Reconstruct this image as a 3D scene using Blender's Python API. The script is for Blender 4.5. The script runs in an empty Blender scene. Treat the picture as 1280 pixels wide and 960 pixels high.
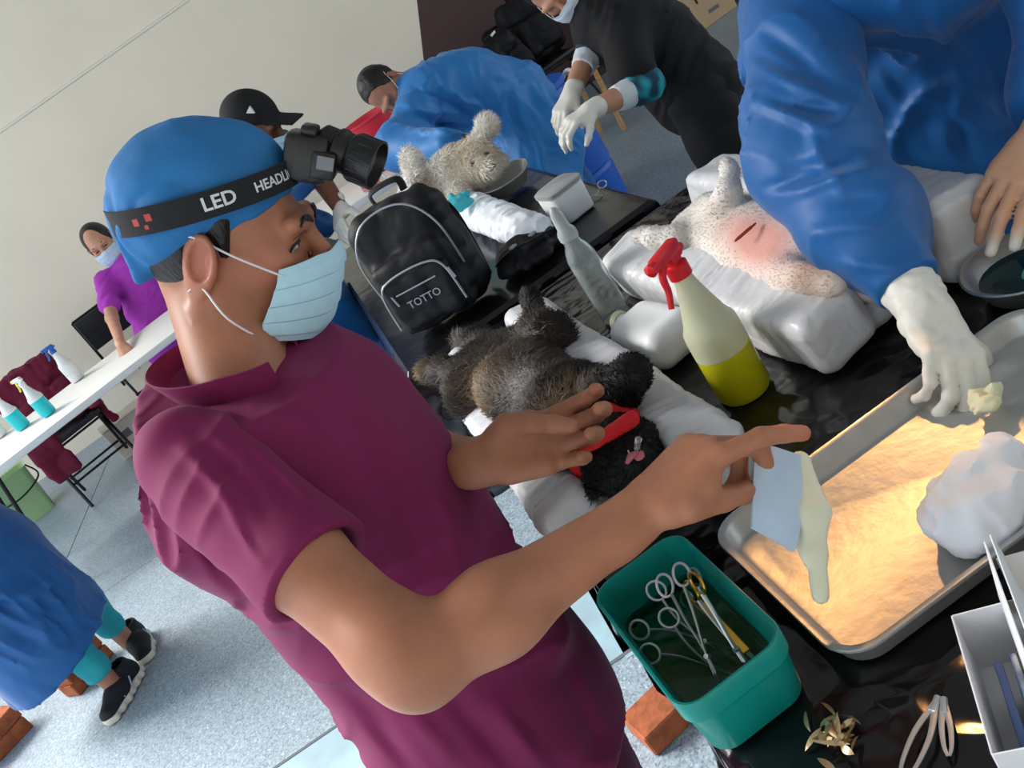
import bpy, bmesh, math, random
import numpy as np
from mathutils import Matrix, Vector
random.seed(7); RNG = np.random.default_rng(7)
SC = bpy.context.scene
COL = SC.collection
# ------------------------------------------------------------------ camera
CAM_H = 1.60; FOC = 1200.0; ROLL = math.radians(34.3); PITCH = math.atan(510.0 / FOC)
cR, sR, cP, sP = math.cos(ROLL), math.sin(ROLL), math.cos(PITCH), math.sin(PITCH)
_rt = Vector((1, 0, 0)); _up = Vector((0, sP, cP)); _fw = Vector((0, cP, -sP))
cam = bpy.data.objects.new('camera', bpy.data.cameras.new('camera')); COL.objects.link(cam)
_cx = _rt * cR - _up * sR; _cy = _rt * sR + _up * cR
cam.matrix_world = Matrix(((_cx.x, _cy.x, -_fw.x, 0), (_cx.y, _cy.y, -_fw.y, 0), (_cx.z, _cy.z, -_fw.z, CAM_H), (0, 0, 0, 1)))
cam.data.sensor_width = 36; cam.data.lens = FOC / 1280 * 36; cam.data.clip_start = 0.02
SC.camera = cam
# ------------------------------------------------------------------ light
world = bpy.data.worlds.new('overcast_sky'); SC.world = world; world.use_nodes = True
_bg = world.node_tree.nodes['Background']; _bg.inputs[0].default_value = (0.80, 0.90, 1.0, 1); _bg.inputs[1].default_value = 1.55
sun = bpy.data.objects.new('daylight', bpy.data.lights.new('daylight', 'SUN')); COL.objects.link(sun)
sun.data.energy = 8.0; sun.data.angle = math.radians(32); sun.data.color = (1.0, 0.97, 0.93)
sun.rotation_euler = Vector((0.62, -0.42, -0.66)).to_track_quat('-Z', 'Y').to_euler()
SC.view_settings.view_transform = 'Standard'; SC.view_settings.look = 'None'
SC.view_settings.exposure = 0.35; SC.view_settings.gamma = 1.0; SC.view_settings.use_curve_mapping = False

def at(px, py, t):
    """room point seen at a pixel of the photograph at depth t (metres along the view axis)"""
    dx, dy = px - 640.0, py - 480.0
    u = (dx * cR - dy * sR) / FOC; v = -(dx * sR + dy * cR) / FOC
    return np.array([t * u, t * (cP + v * sP), CAM_H + t * (v * cP - sP)])
def atz(px, py, z):
    R = at(px, py, 1.0) - [0, 0, CAM_H]; t = (z - CAM_H) / R[2]
    return np.array([0, 0, CAM_H]) + t * R
# ------------------------------------------------------------------ materials
def nrm(v): v = np.asarray(v, float); return v / (np.linalg.norm(v) + 1e-12)
def srgb(r, g, b):
    f = lambda c: (c / 255 / 12.92) if c / 255 <= 0.04045 else ((c / 255 + 0.055) / 1.055) ** 2.4
    return (f(r), f(g), f(b))
def mat(name, col, rough=0.6, metal=0.0, var=0.0, vscale=8.0, bump=0.0, bscale=40.0, bdist=0.004, trans=0.0, ior=1.45, sheen=0.0,
        coat=0.0, sss=0.0, attr=None, spec=0.5, alpha=1.0, emit=None, estr=0.0, col2=None, stretch=None, detail=3.0):
    m = bpy.data.materials.new(name); m.use_nodes = True; nt = m.node_tree; N = nt.nodes; L = nt.links
    b = N['Principled BSDF']; b.inputs['Roughness'].default_value = rough; b.inputs['Metallic'].default_value = metal
    b.inputs['IOR'].default_value = ior; b.inputs['Transmission Weight'].default_value = trans
    b.inputs['Specular IOR Level'].default_value = spec; b.inputs['Alpha'].default_value = alpha
    b.inputs['Coat Weight'].default_value = coat; b.inputs['Coat Roughness'].default_value = 0.08
    b.inputs['Sheen Weight'].default_value = sheen; b.inputs['Sheen Roughness'].default_value = 0.4
    if sss: b.inputs['Subsurface Weight'].default_value = sss; b.inputs['Subsurface Radius'].default_value = (0.012, 0.005, 0.003)
    if emit: b.inputs['Emission Color'].default_value = (*emit, 1); b.inputs['Emission Strength'].default_value = estr
    c = (*col, 1); b.inputs['Base Color'].default_value = c
    tc = N.new('ShaderNodeTexCoord'); mp = N.new('ShaderNodeMapping'); L.new(tc.outputs['Object'], mp.inputs[0])
    if stretch: mp.inputs['Scale'].default_value = stretch
    src = None
    if attr:
        a = N.new('ShaderNodeAttribute'); a.attribute_name = attr; src = a.outputs['Color']
    if var > 0:
        n = N.new('ShaderNodeTexNoise'); n.inputs['Scale'].default_value = vscale; n.inputs['Detail'].default_value = detail; L.new(mp.outputs[0], n.inputs['Vector'])
        mx = N.new('ShaderNodeMix'); mx.data_type = 'RGBA'
        cr = N.new('ShaderNodeMapRange'); cr.inputs[1].default_value = 0.35; cr.inputs[2].default_value = 0.65
        L.new(n.outputs['Fac'], cr.inputs[0]); L.new(cr.outputs[0], mx.inputs[0])
        if src is not None:
            d = N.new('ShaderNodeMix'); d.data_type = 'RGBA'; d.blend_type = 'MULTIPLY'; d.inputs[0].default_value = 1
            L.new(src, d.inputs[6]); d.inputs[7].default_value = (1 - var, 1 - var, 1 - var, 1); L.new(src, mx.inputs[6]); L.new(d.outputs[2], mx.inputs[7])
        else:
            mx.inputs[6].default_value = c
            mx.inputs[7].default_value = (*(col2 if col2 else [x * (1 - var) for x in col]), 1)
        src = mx.outputs[2]
    if src is not None: L.new(src, b.inputs['Base Color'])
    if bump > 0:
        n2 = N.new('ShaderNodeTexNoise'); n2.inputs['Scale'].default_value = bscale; n2.inputs['Detail'].default_value = detail; L.new(mp.outputs[0], n2.inputs['Vector'])
        bp = N.new('ShaderNodeBump'); bp.inputs['Strength'].default_value = bump; bp.inputs['Distance'].default_value = bdist
        L.new(n2.outputs['Fac'], bp.inputs['Height']); L.new(bp.outputs[0], b.inputs['Normal'])
    return m
# ------------------------------------------------------------------ objects
def tag(o, label=None, cat=None, group=None, kind=None):
    if label: o['label'] = label
    if cat: o['category'] = cat
    if group: o['group'] = group
    if kind: o['kind'] = kind
    return o
def thing(name, label, cat, loc=(0, 0, 0), rot=None, group=None):
    o = bpy.data.objects.new(name, None); COL.objects.link(o); o.empty_display_size = 0.05
    o.location = loc
    if rot is not None: o.rotation_euler = Matrix([list(r) for r in rot]).to_euler() if len(np.shape(rot)) == 2 else rot
    bpy.context.view_layer.update()
    return tag(o, label, cat, group)
def wloc(o):
    p = np.zeros(3)
    while o is not None: p += np.array(o.location); o = o.parent
    return p
def cat_(*ms):
    vs, fs, n = [], [], 0
    for v, f in ms:
        v = np.asarray(v, float); vs.append(v)
        if isinstance(f, np.ndarray) and f.ndim == 2: fs.extend((f + n).tolist())
        else: fs.extend([[i + n for i in q] for q in f])
        n += len(v)
    return np.concatenate(vs), fs
def obj(name, vf, m, parent=None, smooth=True, local=False, loc=None, col=None, sharp=40):
    """one mesh object; verts are room coordinates unless local; parent's location is taken off (parents are not rotated then)"""
    v, f = vf; v = np.asarray(v, np.float64)
    if not local:
        off = wloc(parent) if parent is not None else (np.asarray(loc, float) if loc is not None else np.zeros(3))
        v = v - off
    me = bpy.data.meshes.new(name)
    if isinstance(f, np.ndarray) and f.ndim == 2:
        k = f.shape[1]; me.vertices.add(len(v)); me.vertices.foreach_set('co', v.astype(np.float32).ravel())
        me.loops.add(f.size); me.loops.foreach_set('vertex_index', f.astype(np.int32).ravel())
        me.polygons.add(len(f)); me.polygons.foreach_set('loop_start', np.arange(0, f.size, k, dtype=np.int32))
        me.update(calc_edges=True)
    else:
        me.from_pydata(v.tolist(), [], [list(map(int, q)) for q in f])
    if col is not None:
        ca = me.color_attributes.new('Col', 'FLOAT_COLOR', 'POINT'); ca.data.foreach_set('color', np.c_[col, np.ones(len(v))].astype(np.float32).ravel())
    me.polygons.foreach_set('use_smooth', [bool(smooth)] * len(me.polygons))
    if isinstance(m, (list, tuple)):
        for q in m: me.materials.append(q)
    else: me.materials.append(m)
    o = bpy.data.objects.new(name, me); COL.objects.link(o)
    if parent is not None: o.parent = parent
    if loc is not None and parent is None: o.location = loc
    if smooth and sharp:
        me.set_sharp_from_angle(angle=math.radians(sharp))
    return o
def tf(vf, R=None, t=(0, 0, 0)):
    v = np.asarray(vf[0], float)
    if R is not None: v = v @ np.asarray(R, float).T
    return v + np.asarray(t, float), vf[1]
def rotx(a): c, s = math.cos(a), math.sin(a); return np.array([[1, 0, 0], [0, c, -s], [0, s, c]])
def roty(a): c, s = math.cos(a), math.sin(a); return np.array([[c, 0, s], [0, 1, 0], [-s, 0, c]])
def rotz(a): c, s = math.cos(a), math.sin(a); return np.array([[c, -s, 0], [s, c, 0], [0, 0, 1]])
def frame(z, x=None):
    """3x3 whose columns are x,y,z axes; z given, x approx"""
    z = nrm(z); x = np.array(x if x is not None else ((1, 0, 0) if abs(z[0]) < 0.9 else (0, 1, 0)), float)
    x = nrm(x - z * (x @ z)); return np.stack([x, np.cross(z, x), z], 1)
def rbox(sx, sy, sz, r=0.005, seg=2, taper=1.0):
    """bevelled box, base centre at origin"""
    bm = bmesh.new(); bmesh.ops.create_cube(bm, size=1)
    for q in bm.verts:
        k = taper if q.co.z < 0 else 1.0
        q.co = Vector((q.co.x * sx * k, q.co.y * sy * k, (q.co.z + 0.5) * sz))
    if r > 0: bmesh.ops.bevel(bm, geom=bm.edges[:] + bm.verts[:], offset=r, segments=seg, profile=0.5, affect='EDGES')
    bm.verts.index_update(); v = [tuple(q.co) for q in bm.verts]; f = [[q.index for q in p.verts] for p in bm.faces]; bm.free()
    return np.array(v), f
def lathe(prof, seg=32, sx=1.0, sy=1.0):
    prof = np.asarray(prof, float); n = len(prof); a = np.arange(seg) / seg * 2 * np.pi
    v = np.stack([np.outer(prof[:, 0], np.cos(a)) * sx, np.outer(prof[:, 0], np.sin(a)) * sy, np.repeat(prof[:, 1:2], seg, 1)], -1).reshape(-1, 3)
    i, j = np.meshgrid(np.arange(n - 1), np.arange(seg), indexing='ij'); j2 = (j + 1) % seg
    f = np.stack([i * seg + j, i * seg + j2, (i + 1) * seg + j2, (i + 1) * seg + j], -1).reshape(-1, 4)
    return v, f
def spline(P, n=8, closed=False):
    P = np.asarray(P, float); m = len(P); out = []
    for i in range(m if closed else m - 1):
        if closed: a, b, c, d = P[(i - 1) % m], P[i], P[(i + 1) % m], P[(i + 2) % m]
        else: a, b, c, d = P[max(i - 1, 0)], P[i], P[i + 1], P[min(i + 2, m - 1)]
        for s in np.arange(n) / n:
            out.append(0.5 * ((2 * b) + (c - a) * s + (2 * a - 5 * b + 4 * c - d) * s * s + (3 * b - a - 3 * c + d) * s ** 3))
    if not closed: out.append(P[-1])
    return np.array(out)
def tube(P, r, seg=8, closed=False, flat=None, up=None):
    P = np.asarray(P, float); n = len(P); r = np.broadcast_to(np.asarray(r, float), (n,))
    T = np.roll(P, -1, 0) - np.roll(P, 1, 0)
    if not closed: T[0] = P[1] - P[0]; T[-1] = P[-1] - P[-2]
    T /= np.linalg.norm(T, axis=1)[:, None] + 1e-12
    x = np.array(up if up is not None else ((0, 0, 1) if abs(T[0][2]) < 0.9 else (1, 0, 0)), float); V = []
    a = np.arange(seg) / seg * 2 * np.pi; fx, fy = flat if flat else (1, 1)
    for i in range(n):
        if up is not None: x = np.array(up, float)
        x = nrm(x - T[i] * (x @ T[i])); y = np.cross(T[i], x)
        V.append(P[i] + r[i] * (np.outer(np.cos(a) * fx, x) + np.outer(np.sin(a) * fy, y)))
    V = np.concatenate(V); F = []
    for i in range(n if closed else n - 1):
        i2 = (i + 1) % n
        for j in range(seg):
            j2 = (j + 1) % seg; F.append([i * seg + j, i * seg + j2, i2 * seg + j2, i2 * seg + j])
    if not closed: F.append(list(range(seg))[::-1]); F.append([(n - 1) * seg + j for j in range(seg)])
    return V, F
def sheet(fn, nu, nv, thick=0.0):
    """grid surface fn(U,V)->(n,3) given thickness"""
    U, V = np.meshgrid(np.linspace(0, 1, nu), np.linspace(0, 1, nv), indexing='ij')
    P = fn(U, V).reshape(nu, nv, 3); v = P.reshape(-1, 3); idx = np.arange(nu * nv).reshape(nu, nv)
    f = np.stack([idx[:-1, :-1], idx[1:, :-1], idx[1:, 1:], idx[:-1, 1:]], -1).reshape(-1, 4)
    if thick <= 0: return v, f
    du = np.gradient(P, axis=0); dv = np.gradient(P, axis=1); nn = np.cross(du, dv); nn /= np.linalg.norm(nn, axis=-1)[..., None] + 1e-12
    v2 = (P - nn * thick).reshape(-1, 3); n = nu * nv
    f2 = f[:, ::-1] + n
    b = list(idx[0, :]) + list(idx[1:, -1]) + list(idx[-1, -2::-1]) + list(idx[-2:0, 0]); b = np.array(b)
    b2 = np.roll(b, -1); s = np.stack([b, b2, b2 + n, b + n], -1)
    return np.concatenate([v, v2]), np.concatenate([f, f2, s])
def vnoise(p, scale, seed=0):
    """smooth value noise in [-1,1], p (...,3)"""
    rs = np.random.default_rng(seed); T = rs.uniform(-1, 1, (32, 32, 32)).astype(np.float32)
    q = np.asarray(p, np.float32) * scale + 100.0; i = np.floor(q).astype(np.int32); f = q - i; f = f * f * (3 - 2 * f); i &= 31; j = (i + 1) & 31
    fx, fy, fz = f[..., 0], f[..., 1], f[..., 2]
    g = lambda a, b, c: T[a[..., 0], b[..., 1], c[..., 2]]
    return ((g(i, i, i) * (1 - fx) + g(j, i, i) * fx) * (1 - fy) + (g(i, j, i) * (1 - fx) + g(j, j, i) * fx) * fy) * (1 - fz) + \
           ((g(i, i, j) * (1 - fx) + g(j, i, j) * fx) * (1 - fy) + (g(i, j, j) * (1 - fx) + g(j, j, j) * fx) * fy) * fz
# ------------------------------------------------------------------ smooth blended volumes -> one continuous skin
class Vol:
    def __init__(s, lo, hi, res):
        s.lo = np.asarray(lo, np.float32); s.res = res; n = np.ceil((np.asarray(hi) - s.lo) / res).astype(int) + 1
        s.ax = [s.lo[i] + res * np.arange(n[i], dtype=np.float32) for i in range(3)]; s.F = np.full(n, 1.0, np.float32)
    def sub(s, lo, hi):
        sl = []
        for i in range(3):
            a = int(max(0, math.floor((lo[i] - s.lo[i]) / s.res))); b = int(min(len(s.ax[i]), math.ceil((hi[i] - s.lo[i]) / s.res) + 1))
            if b <= a: return None, None
            sl.append(slice(a, b))
        g = [s.ax[i][sl[i]] for i in range(3)]
        return tuple(sl), np.stack(np.meshgrid(*g, indexing='ij'), -1)
    def put(s, sl, d, k, op):
        A = s.F[sl]
        if op == 'sub': d = -d
        if op == 'add':
            if k > 0: h = np.maximum(k - np.abs(A - d), 0) / k; s.F[sl] = np.minimum(A, d) - h * h * k * 0.25
            else: s.F[sl] = np.minimum(A, d)
        else:
            if k > 0: h = np.maximum(k - np.abs(A - d), 0) / k; s.F[sl] = np.maximum(A, d) + h * h * k * 0.25
            else: s.F[sl] = np.maximum(A, d)
    def cone(s, a, b, ra, rb=None, k=0.01, flat=None, op='add'):
        rb = ra if rb is None else rb; a = np.asarray(a, np.float32); b = np.asarray(b, np.float32); R = max(ra, rb) * max(1, flat[1] if flat else 1) + k + 2 * s.res
        sl, p = s.sub(np.minimum(a, b) - R, np.maximum(a, b) + R)
        if sl is None: return s
        ba = b - a; q = p - a; h = np.clip((q @ ba) / max(float(ba @ ba), 1e-9), 0, 1); q = q - h[..., None] * ba
        if flat: n = nrm(flat[0]).astype(np.float32); q = q + (1 / flat[1] - 1) * (q @ n)[..., None] * n
        s.put(sl, np.sqrt((q * q).sum(-1)) - (ra + (rb - ra) * h), k, op); return s
    def chain(s, P, R, k=0.01, flat=None):
        for i in range(len(P) - 1): s.cone(P[i], P[i + 1], R[i], R[i + 1], k, flat)
        return s
    def ell(s, c, r, R=None, k=0.01, op='add'):
        r = np.asarray(r, np.float32) * np.ones(3, np.float32); m = max(r) + k + 2 * s.res; sl, p = s.sub(np.asarray(c) - m, np.asarray(c) + m)
        if sl is None: return s
        q = p - np.asarray(c, np.float32)
        if R is not None: q = q @ np.asarray(R, np.float32)
        k0 = np.sqrt(((q / r) ** 2).sum(-1)); k1 = np.sqrt(((q / (r * r)) ** 2).sum(-1)) + 1e-9
        s.put(sl, k0 * (k0 - 1) / k1, k, op); return s
    def box(s, c, h, R=None, r=0.01, k=0.01, op='add'):
        h = np.asarray(h, np.float32); m = float(np.linalg.norm(h)) + k + 2 * s.res; sl, p = s.sub(np.asarray(c) - m, np.asarray(c) + m)
        if sl is None: return s
        q = p - np.asarray(c, np.float32)
        if R is not None: q = q @ np.asarray(R, np.float32)
        q = np.abs(q) - (h - r); d = np.sqrt((np.maximum(q, 0) ** 2).sum(-1)) + np.minimum(q.max(-1), 0) - r
        s.put(sl, d, k, op); return s
    def cut(s, pt, n, k=0.0):
        """keep the side against n"""
        g = np.stack(np.meshgrid(*s.ax, indexing='ij'), -1); d = (g - np.asarray(pt, np.float32)) @ nrm(n).astype(np.float32)
        A = s.F
        if k > 0: h = np.maximum(k - np.abs(A - d), 0) / k; s.F = np.maximum(A, d) + h * h * k * 0.25
        else: s.F = np.maximum(A, d)
        return s
    def disp(s, fn, band=0.05):
        """add a relief fn(points) near the surface"""
        ix = np.nonzero(np.abs(s.F) < band); p = np.stack([s.ax[i][ix[i]] for i in range(3)], -1); s.F[ix] += fn(p).astype(np.float32); return s
    def mesh(s):
        F = s.F; F[0], F[-1] = 1, 1; F[:, 0], F[:, -1] = 1, 1; F[:, :, 0], F[:, :, -1] = 1, 1
        S = F < 0; c = S[:-1, :-1, :-1].astype(np.uint8)
        C = [(0, 0, 0), (1, 0, 0), (0, 1, 0), (1, 1, 0), (0, 0, 1), (1, 0, 1), (0, 1, 1), (1, 1, 1)]; n = F.shape
        tot = np.zeros(np.array(n) - 1, np.uint8)
        for o in C: tot += S[o[0]:n[0] - 1 + o[0], o[1]:n[1] - 1 + o[1], o[2]:n[2] - 1 + o[2]]
        I = np.nonzero((tot > 0) & (tot < 8)); m = len(I[0])
        V = np.stack([F[I[0] + o[0], I[1] + o[1], I[2] + o[2]] for o in C], 1)
        acc = np.zeros((m, 3), np.float32); cnt = np.zeros(m, np.float32)
        for a, b in [(0, 1), (2, 3), (4, 5), (6, 7), (0, 2), (1, 3), (4, 6), (5, 7), (0, 4), (1, 5), (2, 6), (3, 7)]:
            A, B = V[:, a], V[:, b]; k = (A < 0) != (B < 0); t = np.where(k, A / np.where(k, A - B, 1), 0)[:, None]
            ca, cb = np.array(C[a], np.float32), np.array(C[b], np.float32); acc += np.where(k[:, None], ca + t * (cb - ca), 0); cnt += k
        P = (np.stack(I, 1) + acc / cnt[:, None]) * s.res + s.lo
        id = np.full(np.array(n) - 1, -1, np.int32); id[I] = np.arange(m)
        Q = []
        for ax in range(3):
            u, w = [(1, 2), (2, 0), (0, 1)][ax]
            A = S[tuple(slice(0, -1) if i == ax else slice(1, -1) for i in range(3))]; B = S[tuple(slice(1, None) if i == ax else slice(1, -1) for i in range(3))]
            for flip, msk in ((0, A & ~B), (1, ~A & B)):
                J = np.nonzero(msk); J = [J[i] + (0 if i == ax else 1) for i in range(3)]
                def cell(du, dw):
                    q = list(J); q[u] = q[u] + du; q[w] = q[w] + dw; return id[tuple(q)]
                f = np.stack([cell(-1, -1), cell(0, -1), cell(0, 0), cell(-1, 0)], 1); Q.append(f[:, ::-1] if flip else f)
        return P.astype(np.float64), np.concatenate(Q)
def smooth_mesh(vf, it=1, lam=0.5):
    v, f = vf; v = v.copy()
    e = np.concatenate([f[:, [0, 1]], f[:, [1, 2]], f[:, [2, 3]], f[:, [3, 0]]])
    for _ in range(it):
        a = np.zeros_like(v); c = np.zeros(len(v)); np.add.at(a, e[:, 0], v[e[:, 1]]); np.add.at(c, e[:, 0], 1)
        v = v + lam * (a / np.maximum(c, 1)[:, None] - v)
    return v, f
def fur(vf, n, length, colfn, comb, width=0.0012, jitter=0.5, lift=0.45, seed=1, keep=None):
    """tapered hair blades grown on a skin: returns verts, faces, colours"""
    rs = np.random.default_rng(seed); v, f = vf; f = np.asarray(f)
    a, b, c, d = v[f[:, 0]], v[f[:, 1]], v[f[:, 2]], v[f[:, 3]]; nn = np.cross(c - a, d - b); ar = np.linalg.norm(nn, axis=1); nn /= ar[:, None] + 1e-12
    i = rs.choice(len(f), n, p=ar / ar.sum()); s, t = rs.random((2, n, 1)); P = (a[i] * (1 - s) + b[i] * s) * (1 - t) + (d[i] * (1 - s) + c[i] * s) * t; N = nn[i]
    if keep is not None: k = keep(P); P, N = P[k], N[k]
    n = len(P); L = length(P) * rs.uniform(0.55, 1.25, n); D = comb(P) + rs.normal(0, jitter, (n, 3)); D = D - N * (D * N).sum(1)[:, None]; D /= np.linalg.norm(D, axis=1)[:, None] + 1e-9
    w = np.cross(N, D) * width * rs.uniform(0.6, 1.4, (n, 1)); L = L[:, None]
    M = P + (N * lift + D * 0.75) * L * 0.55; E = P + (N * lift * 0.8 + D * 1.15) * L
    V = np.stack([P - w - N * 0.002, P + w - N * 0.002, M + w * 0.8, M - w * 0.8, E], 1).reshape(-1, 3); o = np.arange(n)[:, None] * 5
    F = [list(q) for q in (o + [0, 1, 2, 3]).tolist()] + (o + [3, 2, 4]).tolist()
    C = colfn(P, rs); C = np.repeat(C, 5, 0)
    return V, F, C
def text_mesh(s, size, extr=0.0004, bold=False):
    cu = bpy.data.curves.new('txt', 'FONT'); cu.body = s; cu.size = size; cu.extrude = extr; cu.align_x = 'CENTER'; cu.align_y = 'CENTER'; cu.resolution_u = 3
    if bold: cu.offset = size * 0.02
    o = bpy.data.objects.new('txt', cu); COL.objects.link(o); dg = bpy.context.evaluated_depsgraph_get(); me = bpy.data.meshes.new_from_object(o.evaluated_get(dg))
    v = np.array([tuple(q.co) for q in me.vertices]); f = [list(p.vertices) for p in me.polygons]
    bpy.data.objects.remove(o); bpy.data.curves.remove(cu); bpy.data.meshes.remove(me); return v, f
def copy_tree(o, parent=None):
    c = o.copy(); COL.objects.link(c); c.parent = parent
    for ch in list(o.children):
        copy_tree(ch, c)
    return c
# ------------------------------------------------------------------ the hall
WN = nrm((-0.13, 1, 0)); WP = np.array([0, 7.95, 0.0])
def onwall(px, py, off=0.0):
    R = at(px, py, 1.0) - [0, 0, CAM_H]; o = np.array([0, 0, CAM_H]); t = ((WP - WN * off - o) @ WN) / (R @ WN); return o + t * R
M_cream = mat('cream_plaster', srgb(248, 235, 214), 0.85, var=0.06, vscale=1.3, bump=0.15, bscale=60, bdist=0.002)
M_maroonwall = mat('maroon_paint', srgb(84, 62, 60), 0.8, var=0.08, vscale=1.5, bump=0.15, bscale=60, bdist=0.002)
def wall_poly(name, uz, m, thick=0.15):
    """polygon on the rear wall given as (distance along wall, height)"""
    ux = np.cross(WN, [0, 0, 1]); f = np.array([WP + ux * u + np.array([0, 0, z]) for u, z in uz]); b = f + WN * thick; n = len(uz)
    F = [list(range(n)), list(range(n, 2 * n))[::-1]] + [[i, n + i, n + (i + 1) % n, (i + 1) % n] for i in range(n)]
    o = obj(name, (np.concatenate([f, b]), F), m, smooth=False); return tag(o, kind='structure')
def wu(P): return float((P - WP) @ np.cross(WN, [0, 0, 1]))
e0, e1 = onwall(521, 0), onwall(529, 70); sl = (wu(e1) - wu(e0)) / (e1[2] - e0[2])
ub, ut = wu(e1) + sl * (0 - e1[2]), wu(e1) + sl * (4.6 - e1[2])
wall_poly('wall_back', [(-11, 0), (ub, 0), (ut, 4.6), (-11, 4.6)], M_cream)
wall_poly('wall_back_maroon', [(ub, 0), (9, 0), (9, 4.6), (ut, 4.6)], M_maroonwall)
g0, g1 = onwall(0, 165, 0.003), onwall(235, 0, 0.003); gd = nrm(g1 - g0)
M_groove = mat('pale_joint', srgb(238, 230, 216), 0.8)
GR = obj('trim_1', tube([g0 - gd * 6, g1 + gd * 1.2], 0.012, 6), M_groove); tag(GR, kind='structure')
# terrazzo floor in big slabs
def floor_mat():
    m = mat('grey_terrazzo', srgb(150, 166, 178), 0.3, spec=0.5); nt = m.node_tree; N = nt.nodes; L = nt.links; b = N['Principled BSDF']
    tc = N.new('ShaderNodeTexCoord')
    v = N.new('ShaderNodeTexVoronoi'); v.inputs['Scale'].default_value = 190; L.new(tc.outputs['Object'], v.inputs['Vector'])
    cr = N.new('ShaderNodeValToRGB'); cr.color_ramp.elements[0].color = (*srgb(96, 112, 124), 1); cr.color_ramp.elements[1].color = (*srgb(206, 216, 222), 1)
    cr.color_ramp.elements.new(0.45).color = (*srgb(142, 158, 170), 1); cr.color_ramp.elements.new(0.8).color = (*srgb(160, 174, 184), 1)
    L.new(v.outputs['Color'], cr.inputs[0])
    n = N.new('ShaderNodeTexNoise'); n.inputs['Scale'].default_value = 1.7; n.inputs['Detail'].default_value = 5; L.new(tc.outputs['Object'], n.inputs['Vector'])
    mr = N.new('ShaderNodeMapRange'); mr.inputs[3].default_value = 0.82; mr.inputs[4].default_value = 1.1; L.new(n.outputs[0], mr.inputs[0])
    mx = N.new('ShaderNodeMix'); mx.data_type = 'RGBA'; mx.blend_type = 'MULTIPLY'; mx.inputs[0].default_value = 1; L.new(cr.outputs[0], mx.inputs[6]); L.new(mr.outputs[0], mx.inputs[7])
    L.new(mx.outputs[2], b.inputs['Base Color'])
    r = N.new('ShaderNodeMapRange'); r.inputs[3].default_value = 0.28; r.inputs[4].default_value = 0.5; L.new(n.outputs[0], r.inputs[0]); L.new(r.outputs[0], b.inputs['Roughness'])
    return m
M_floor = floor_mat(); M_joint = mat('dark_joint', srgb(92, 100, 106), 0.9)
fl = obj('floor', ([(-11, -3, -0.012), (10, -3, -0.012), (10, 10.5, -0.012), (-11, 10.5, -0.012), (-11, -3, -0.1), (10, -3, -0.1), (10, 10.5, -0.1), (-11, 10.5, -0.1)],
     [[0, 1, 2, 3], [7, 6, 5, 4], [0, 4, 5, 1], [1, 5, 6, 2], [2, 6, 7, 3], [3, 7, 4, 0]]), M_joint, smooth=False); tag(fl, kind='structure')
sv, sf = rbox(2.394, 2.394, 0.012, 0.0015, 1)
slab = None
for i in range(8):
    for j in range(5):
        if slab is None: slab = obj('floor_slab', (sv, sf), M_floor, fl, smooth=False, local=True); o = slab
        else: o = slab.copy(); COL.objects.link(o); o.parent = fl
        o.location = (-8.9 + 2.4 * i + 0.07 * j, -1.5 + 2.4 * j, -0.012)
# ------------------------------------------------------------------ the two operating tables
TZ = 0.82; ROT = math.radians(4.0)
EX = np.array([math.cos(ROT), math.sin(ROT), 0]); EY = np.array([-math.sin(ROT), math.cos(ROT), 0]); RZ = rotz(ROT); EZ = np.array([0, 0, 1.0])
T1 = np.array([-0.026, 0.776, 0.0]); T2 = np.array([-0.196, 2.262, 0.0])
def p1(a, b, z=0.0): return T1 + EX * a + EY * b + EZ * (TZ + z)
def p2(a, b, z=0.0): return T2 + EX * a + EY * b + EZ * (TZ + z)
M_white_pl = mat('white_table_plastic', srgb(226, 226, 222), 0.45, bump=0.1, bscale=200)
M_blackm = mat('black_steel', srgb(26, 26, 28), 0.4, metal=0.3)
M_brick = mat('red_clay_brick', srgb(168, 92, 56), 0.9, var=0.35, vscale=30, bump=0.6, bscale=90, bdist=0.004)
def folding_table(name, label, O, ex, ey, A, b0, b1, top, legbase=0.0, legA=None):
    c = O + ex * A / 2 + ey * (b0 + b1) / 2
    t = thing(name, label, 'table', (c[0], c[1], legbase)); R = np.stack([ex, ey, [0, 0, 1]], 1); W, Ln = A, b1 - b0
    obj('tabletop', tf(rbox(W, Ln, 0.04, 0.008), R, (c[0], c[1], top - 0.044)), M_white_pl, t)
    for s in (-1, 1):
        fv = []
        for q in (-1, 1):
            P0 = c + ex * q * (W / 2 - 0.07) + ey * s * (Ln / 2 - 0.3); P1 = c + ex * q * (W / 2 - 0.06) + ey * s * (Ln / 2 - 0.16)
            P0[2] = top - 0.045; P1[2] = legbase
            obj('leg', tube([P0, P1], 0.013, 8), M_blackm, t); fv.append(P1 + (P0 - P1) * 0.35)
        obj('leg_brace', tube(fv, 0.010, 8), M_blackm, t)
    return t
folding_table('folding_table', 'folding table under the black plastic that carries the steel tray and two animal cradles', T1, EX, EY, 0.75, -0.40, 1.40, TZ, 0.065)
folding_table('folding_table', 'folding table under black plastic that carries the black backpack and the fluffy dog', T2, EX, EY, 0.75, 0.0, 1.75, TZ, 0.065)
M_sheet = mat('black_polythene', (0.005, 0.005, 0.006), 0.14, spec=0.6)
_N = M_sheet.node_tree.nodes; _L = M_sheet.node_tree.links; _tc = _N.new('ShaderNodeTexCoord'); _vo = _N.new('ShaderNodeTexVoronoi'); _vo.feature = 'SMOOTH_F1'; _vo.inputs['Scale'].default_value = 22; _vo.inputs['Smoothness'].default_value = .35
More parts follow.
